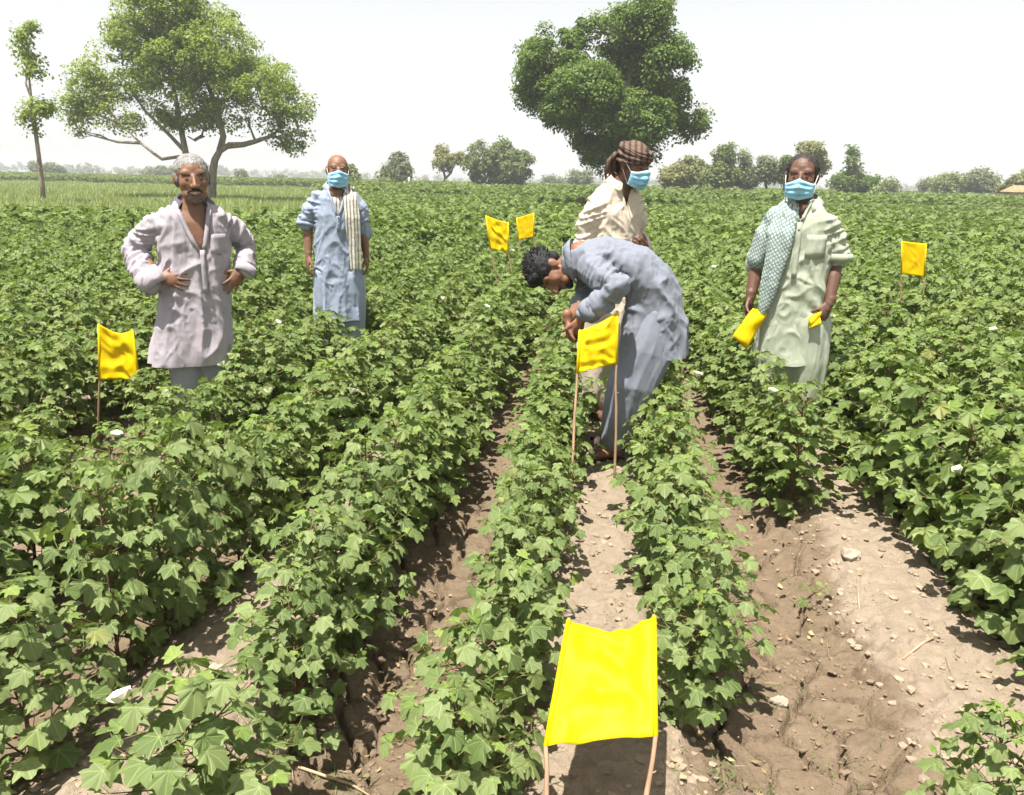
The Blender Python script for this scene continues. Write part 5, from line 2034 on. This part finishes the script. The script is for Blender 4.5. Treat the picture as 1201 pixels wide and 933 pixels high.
def trap(name, label, tl, tr, bl_, br, feet, seed, sag=.02, belly=.02, stakes=(True, True), r=.006):
    """a yellow sheet stretched between two stakes: corners and stake feet are world points"""
    tl, tr, bl_, br = [Vector(p) for p in (tl, tr, bl_, br)]
    base = (Vector(feet[0]) + Vector(feet[1])) / 2
    root = tag(empty(name, base), label, 'trap', 'yellow sheets on stakes')
    n_ = (tr - tl).cross(bl_ - tl).normalized()
    if n_.y > 0:
        n_ = -n_
    nu, nv = 22, 26
    V, F = [], []
    rs = np.random.RandomState(seed)
    for j in range(nv):
        t = j / (nv - 1)
        for i in range(nu):
            u = i / (nu - 1)
            p = tl.lerp(tr, u).lerp(bl_.lerp(br, u), t)
            s = math.sin(math.pi * u)
            p = p + Vector((0, 0, -sag * s * (1 - t) ** 1.5))
            p = p + Vector((0, 0, .35 * sag * s * t ** 4))
            V.append((p, s, u, t))
    W = np.array([[v[2] * 3.2 + seed, v[3] * 5.2, seed * .3] for v in V])
    wr = vn3(W, seed) - .5
    W2 = np.array([[v[2] * 4 - v[3] * 5 + seed, v[3] * 3 + v[2] * 3, .2] for v in V])
    wr2 = (1 - np.abs(2 * vn3(W2, seed + 1) - 1)) - .6
    PV = [tuple(v[0] - base + n_ * (belly * v[1] * (1 - .6 * v[3]) * -.6 + (.026 * wr[k] + .024 * wr2[k]) * (.25 if belly < .01 else 1) * min(1, v[1] * 1.8 + .12))) for k, v in enumerate(V)]
    for j in range(nv - 1):
        for i in range(nu - 1):
            q = j * nu + i
            F.append((q, q + 1, q + nu + 1, q + nu))
    b = MB()
    b.add(PV, F)
    sh = b.build('sheet', M['yellow'], root)
    m = sh.modifiers.new('thick', 'SOLIDIFY')
    m.thickness, m.offset = .0025, 0
    for k, (a, c) in enumerate(((tl, bl_), (tr, br))):
        if not stakes[k]:
            continue
        a, c, f = a - base, c - base, Vector(feet[k]) - base
        e = MB()
        e.tube([c + n_ * .001, a.lerp(c, .5) + n_ * .001, a + n_ * .001], r * 1.2, 8)
        e.build('sheet_hem', M['yellow'], sh)
        s = MB()
        rr = random.Random(seed * 7 + k)
        pts = [f - Vector((0, 0, .08))] + [f.lerp(c, t) + Vector((rr.uniform(-1, 1) * .003, rr.uniform(-1, 1) * .003, 0)) for t in (.15, .4, .65, .85)] + [c, a + (a - c).normalized() * .006]
        s.tube(pts, [r * 1.25, r * 1.25, r * 1.1, r * 1.15, r, r, r * .9], 8)
        if k == 1:
            p = f.lerp(c, .75)
            s.tube([p, p + Vector((.012, -.004, .014))], [r * .6, r * .3], 5)
        s.build('stake', M['stake'], root)
    return root


def px_on(px, py, Y):
    return at(px, py, Y)


def gpt(x, y):
    return Vector((x, y, gz(x, y)))


# nearest: leans back, seen from above
trap('yellow_trap', 'large yellow sheet on stakes closest to the camera, leaning back over the dry path', at(667, 728, 1.83), at(767, 724, 1.83), at(640, 876, 1.55), at(769, 864, 1.58), (gpt(-.045, 1.36), gpt(.135, 1.40)), 3, .026, .03, r=.0055)
# the one being fixed by the bending man
trap('yellow_trap', 'yellow sheet being fixed to its stakes by the bending man', at(680, 388, 3.90), at(724, 366, 3.98), at(677, 438, 3.82), at(723, 427, 3.94), (gpt(-.10, 3.58), gpt(.12, 3.85)), 5, .01, .02)
trap('yellow_trap', 'sagging yellow sheet on a single visible stake beside the hands-on-hips man', at(116, 380, 4.3), at(155, 387, 4.3), at(117, 446, 4.3), at(164, 450, 4.3), (gpt(-3.05, 4.31), gpt(-2.80, 4.34)), 7, .04, .03, stakes=(True, True))
trap('yellow_trap', 'creased yellow sheet with its top sloping down, one of the distant pair', at(570, 253, 8.2), at(596, 261, 8.2), at(575, 292, 8.2), at(596, 297, 8.2), (gpt(-.98, 8.2), gpt(-.80, 8.2)), 9, .01, .02)
trap('yellow_trap', 'small flat yellow sheet with its top sloping up, one of the distant pair', at(606, 256, 9.6), at(626, 250, 9.6), at(608, 282, 9.6), at(626, 278, 9.6), (gpt(-.90, 9.6), gpt(-.72, 9.6)), 11, .0, .005)
trap('yellow_trap', 'flat upright yellow sheet on two thin stakes standing alone beyond the pale-green-shirted man', at(1058, 283, 7.2), at(1086, 286, 7.2), at(1057, 321, 7.2), at(1084, 325, 7.2), (gpt(2.66, 7.2), gpt(2.85, 7.2)), 13, .002, .004)


def folded_sheet(name, label, corners, layers, seed, thick=.006):
    """a yellow sheet folded flat: stacked leaves with slightly different edges"""
    c0 = sum((Vector(c) for c in corners), Vector()) / len(corners)
    root = tag(empty(name, c0), label, 'sheet', 'yellow sheets held in the hand')
    rs = random.Random(seed)
    a, b, c, d = [Vector(p) - c0 for p in corners]
    n = (b - a).cross(d - a).normalized()
    for k in range(layers):
        j = [v + Vector((rs.uniform(-1, 1), rs.uniform(-1, 1), rs.uniform(-1, 1))) * .006 * k + n * thick * 1.2 * k for v in (a, b, c, d)]
        m = MB()
        V, F = [], []
        for y in range(9):
            for x in range(9):
                u, t = x / 8, y / 8
                p = j[0].lerp(j[1], u).lerp(j[3].lerp(j[2], u), t)
                p = p + n * (.010 * math.sin(u * 5 + seed) * math.sin(t * 3 + k) + .006 * math.sin(t * 9 + u * 4))
                V.append(tuple(p))
        for y in range(8):
            for x in range(8):
                q = y * 9 + x
                F.append((q, q + 1, q + 10, q + 9))
        m.add(V, F)
        o = m.build('fold', M['yellow'], root)
        md = o.modifiers.new('thick', 'SOLIDIFY')
        md.thickness = thick * .8
    return root


YG = 4.60
folded_sheet('yellow_sheet', 'folded yellow sheet hanging from the scarf-side hand of the man in pale green', [at(884, 362, YG), at(899, 369, YG), at(876, 409, YG - .04), at(860, 394, YG - .04)], 2, 2)
folded_sheet('yellow_sheet', 'small crumpled yellow sheet gripped in the bare-armed hand of the man in pale green', [at(949, 372, YG - .06), at(963, 366, YG - .05), at(962, 380, YG - .08), at(949, 386, YG - .08)], 3, 4, .008)

# ------------------------------------------------------------------ soil clods, litter, twigs, weeds
def scatter_lumps():
    rs = np.random.RandomState(12)
    ico = bmesh.new()
    bmesh.ops.create_icosphere(ico, subdivisions=1, radius=1)
    IV = np.array([v.co[:] for v in ico.verts])
    IF = [tuple(v.index for v in f.verts) for f in ico.faces]
    ico.free()
    for name, mat, count, lab in (('soil_clods', 'clod', 9000, 'crumbled dry soil clods strewn along the bed shoulders'), ('mud_crumbs', 'damp_clod', 6000, 'brown mud crumbs covering the damp furrows')):
        b = MB()
        n = 0
        while n < count:
            x, y = rs.uniform(-1.6, 2.0), 1.2 + 4.2 * rs.rand() ** 1.6
            u = abs((x - BED0 + BED / 2) % BED - BED / 2)
            if name == 'soil_clods':
                p = 1.0 if .10 < u < .33 else (.8 if u <= .10 else .008)
            else:
                p = 0 if u < .26 else (.15 + 1.4 * max(0, (.5 + .5 * math.sin(x * 9.1 + 2 * math.sin(y * 5.3)) * math.sin(y * 7.7 + 1.3)) - .4))
            if rs.rand() > p:
                continue
            n += 1
            r = .0022 + (.015 if name == 'soil_clods' else .010) * rs.rand() ** 4.2
            V = IV * (1 + rs.uniform(-.3, .3, (len(IV), 1))) * r * np.array([rs.uniform(.8, 1.3), rs.uniform(.8, 1.3), rs.uniform(.45, .8)])
            b.add(V + np.array([x, y, gz(x, y) + r * .15]), IF)
        o = b.build(name, M[mat], None, False)
        tag(o, lab, 'clods', kind='stuff')
    # the pale clods that can be told apart
    for k, (px, py, r, lab) in enumerate(((998, 661, .045, 'large pale clod beside the cotton seedling'), (1128, 660, .035, 'pale clod under the leaves where the dry bed meets the outer row'), (918, 800, .026, 'small round pale clod in the cracked furrow mud'), (255, 800, .035, 'pale clod on the dry bed between two left-hand cotton rows'), (330, 870, .026, 'small pale clod in the litter below the hands-on-hips man\'s side rows'))):
        d = CM @ Vector(((px - PW / 2) / FPX, -(py - PH / 2) / FPX, -1))
        w = CAM + d * ((-.03 - CAM.z) / d.z)
        m = MB()
        m.ell((0, 0, 0), (r, r * .8, r * .6), nu=12, nv=8)
        m.ell((r * .5, r * .2, 0), (r * .6, r * .6, r * .45), nu=12, nv=8)
        me = m.remesh(r * .12, 1)
        V, N = get_v(me), get_n(me)
        set_v(me, V + N * ((vn3(V / r * 1.6, k) - .5) * r * .7 + (vn3(V / r * 4, k) - .5) * r * .3)[:, None])
        o = link('clod', me, None, M['pale_clod'])
        o.location = (w.x, w.y, gz(w.x, w.y) + r * .25)
        o.rotation_euler = (0, 0, k * 1.3)
        tag(o, lab, 'clod', 'pale clods on the soil')


def scatter_litter():
    rs = np.random.RandomState(15)
    b = MB()
    n = 0
    while n < 800:
        x, y = rs.uniform(-1.7, 1.7), 1.25 + 4.0 * rs.rand() ** 1.4
        u = abs((x - BED0 + BED / 2) % BED - BED / 2)
        c = .5 + .5 * math.sin(x * 7.3 + 2 * math.sin(y * 4.1)) * math.sin(y * 5.9 + .7)
        if rs.rand() > (.9 if u > .36 else .12) * (1.6 if c > .55 else .35):
            continue
        n += 1
        L, a = .004 + .013 * rs.rand() ** 1.7, rs.uniform(0, 6.28)
        W = L * rs.uniform(.3, .8)
        dx, dy = np.array([math.cos(a), math.sin(a), rs.uniform(-.3, .3)]), np.array([-math.sin(a), math.cos(a), rs.uniform(-.3, .3)])
        c0 = np.array([x, y, gz(x, y) + .006 + rs.rand() * .006])
        up = np.array([0, 0, L * rs.uniform(.1, .5)])
        V = [c0 - dx * L + up * .6, c0 - dy * W, c0 + dx * L + up, c0 + dy * W + up * .4]
        b.add(V, [(0, 1, 3), (1, 2, 3)], 1 if rs.rand() < .3 else 0)
    o = b.build('leaf_litter', [M['litter'], M['straw']], None)
    tag(o, 'dry tan leaf litter scattered in the furrows', 'litter', kind='stuff')
    t = MB()
    for k in range(110):
        x, y = rs.uniform(-1.5, 1.6), 1.3 + 3.4 * rs.rand() ** 1.4
        L, a = rs.uniform(.012, .05), rs.uniform(0, 6.28)
        p = [(x + math.cos(a) * L * s, y + math.sin(a) * L * s + rs.uniform(-.006, .006), gz(x, y) + .007 + .008 * rs.rand()) for s in (-1, 0, 1)]
        t.tube(p, [.0007, .0010, .0006], 4)
    o = t.build('straw_bits', M['twig'], None)
    tag(o, 'thin bits of straw lying on the soil', 'straw', kind='stuff')
    for k, (pts, r, lab) in enumerate((([(350, 905), (385, 905), (412, 912), (436, 926)], .004, 'long curved twig lying in the furrow near the front edge'), ([(318, 868), (335, 872), (350, 880)], .003, 'short twig beside the first cotton row from the dry bed'), ([(1055, 795), (1078, 783), (1090, 777)], .004, 'pale split twig on the damp mud of the wide furrow'), ([(1003, 690), (1004, 715), (1006, 730)], .003, 'thin straw stalk below the large pale clod'))):
        w = []
        for (px, py) in pts:
            d = CM @ Vector(((px - PW / 2) / FPX, -(py - PH / 2) / FPX, -1))
            q = CAM + d * ((-.08 - CAM.z) / d.z)
            w.append(Vector((q.x, q.y, gz(q.x, q.y) + .008)))
        m = MB()
        m.tube([p - w[0] for p in w], [r, r * 1.1, r * .9, r * .6][:len(w)], 7)
        o = m.build('twig', M['twig'], None)
        o.location = w[0]
        tag(o, lab, 'twig', 'twigs on the soil')
    g = MB()
    for (cx, cy, n, sp) in ((.42, 1.85, 90, .10), (-.62, 1.70, 60, .10), (.62, 2.35, 50, .12), (-.55, 2.35, 50, .08), (.80, 1.95, 40, .12)):
        for k in range(n):
            x, y = rs.normal(cx, sp * .6), rs.normal(cy, sp * .6)
            h, a = rs.uniform(.012, .05), rs.uniform(0, 6.28)
            z = gz(x, y)
            dx, dy, w = math.cos(a), math.sin(a), .0016
            g.add([(x - dy * w, y + dx * w, z), (x + dy * w, y - dx * w, z), (x + dx * h * .8, y + dy * h * .8, z + h * .7)], [(0, 1, 2)])
    o = g.build('weed_grass', M['weed'], None)
    tag(o, 'thin tufts of low weed grass in the damp furrows', 'weeds', kind='stuff')


scatter_lumps()
scatter_litter()


# ------------------------------------------------------------------ haze: the dusty summer air
def haze():
    b = MB()
    b.box((0, 380, 6.2), (1700, 900, 15.6))
    k = NT('summer_haze')
    v = k.n('ShaderNodeVolumePrincipled', Density=0.0012)
    v.inputs['Color'].default_value = (.93, .95, .97, 1)
    k.t.links.new(v.outputs[0], k.out.inputs['Volume'])
    tag(b.build('haze', k.m, None, False), 'thin pale summer haze over the whole field', 'haze', kind='stuff')


haze()
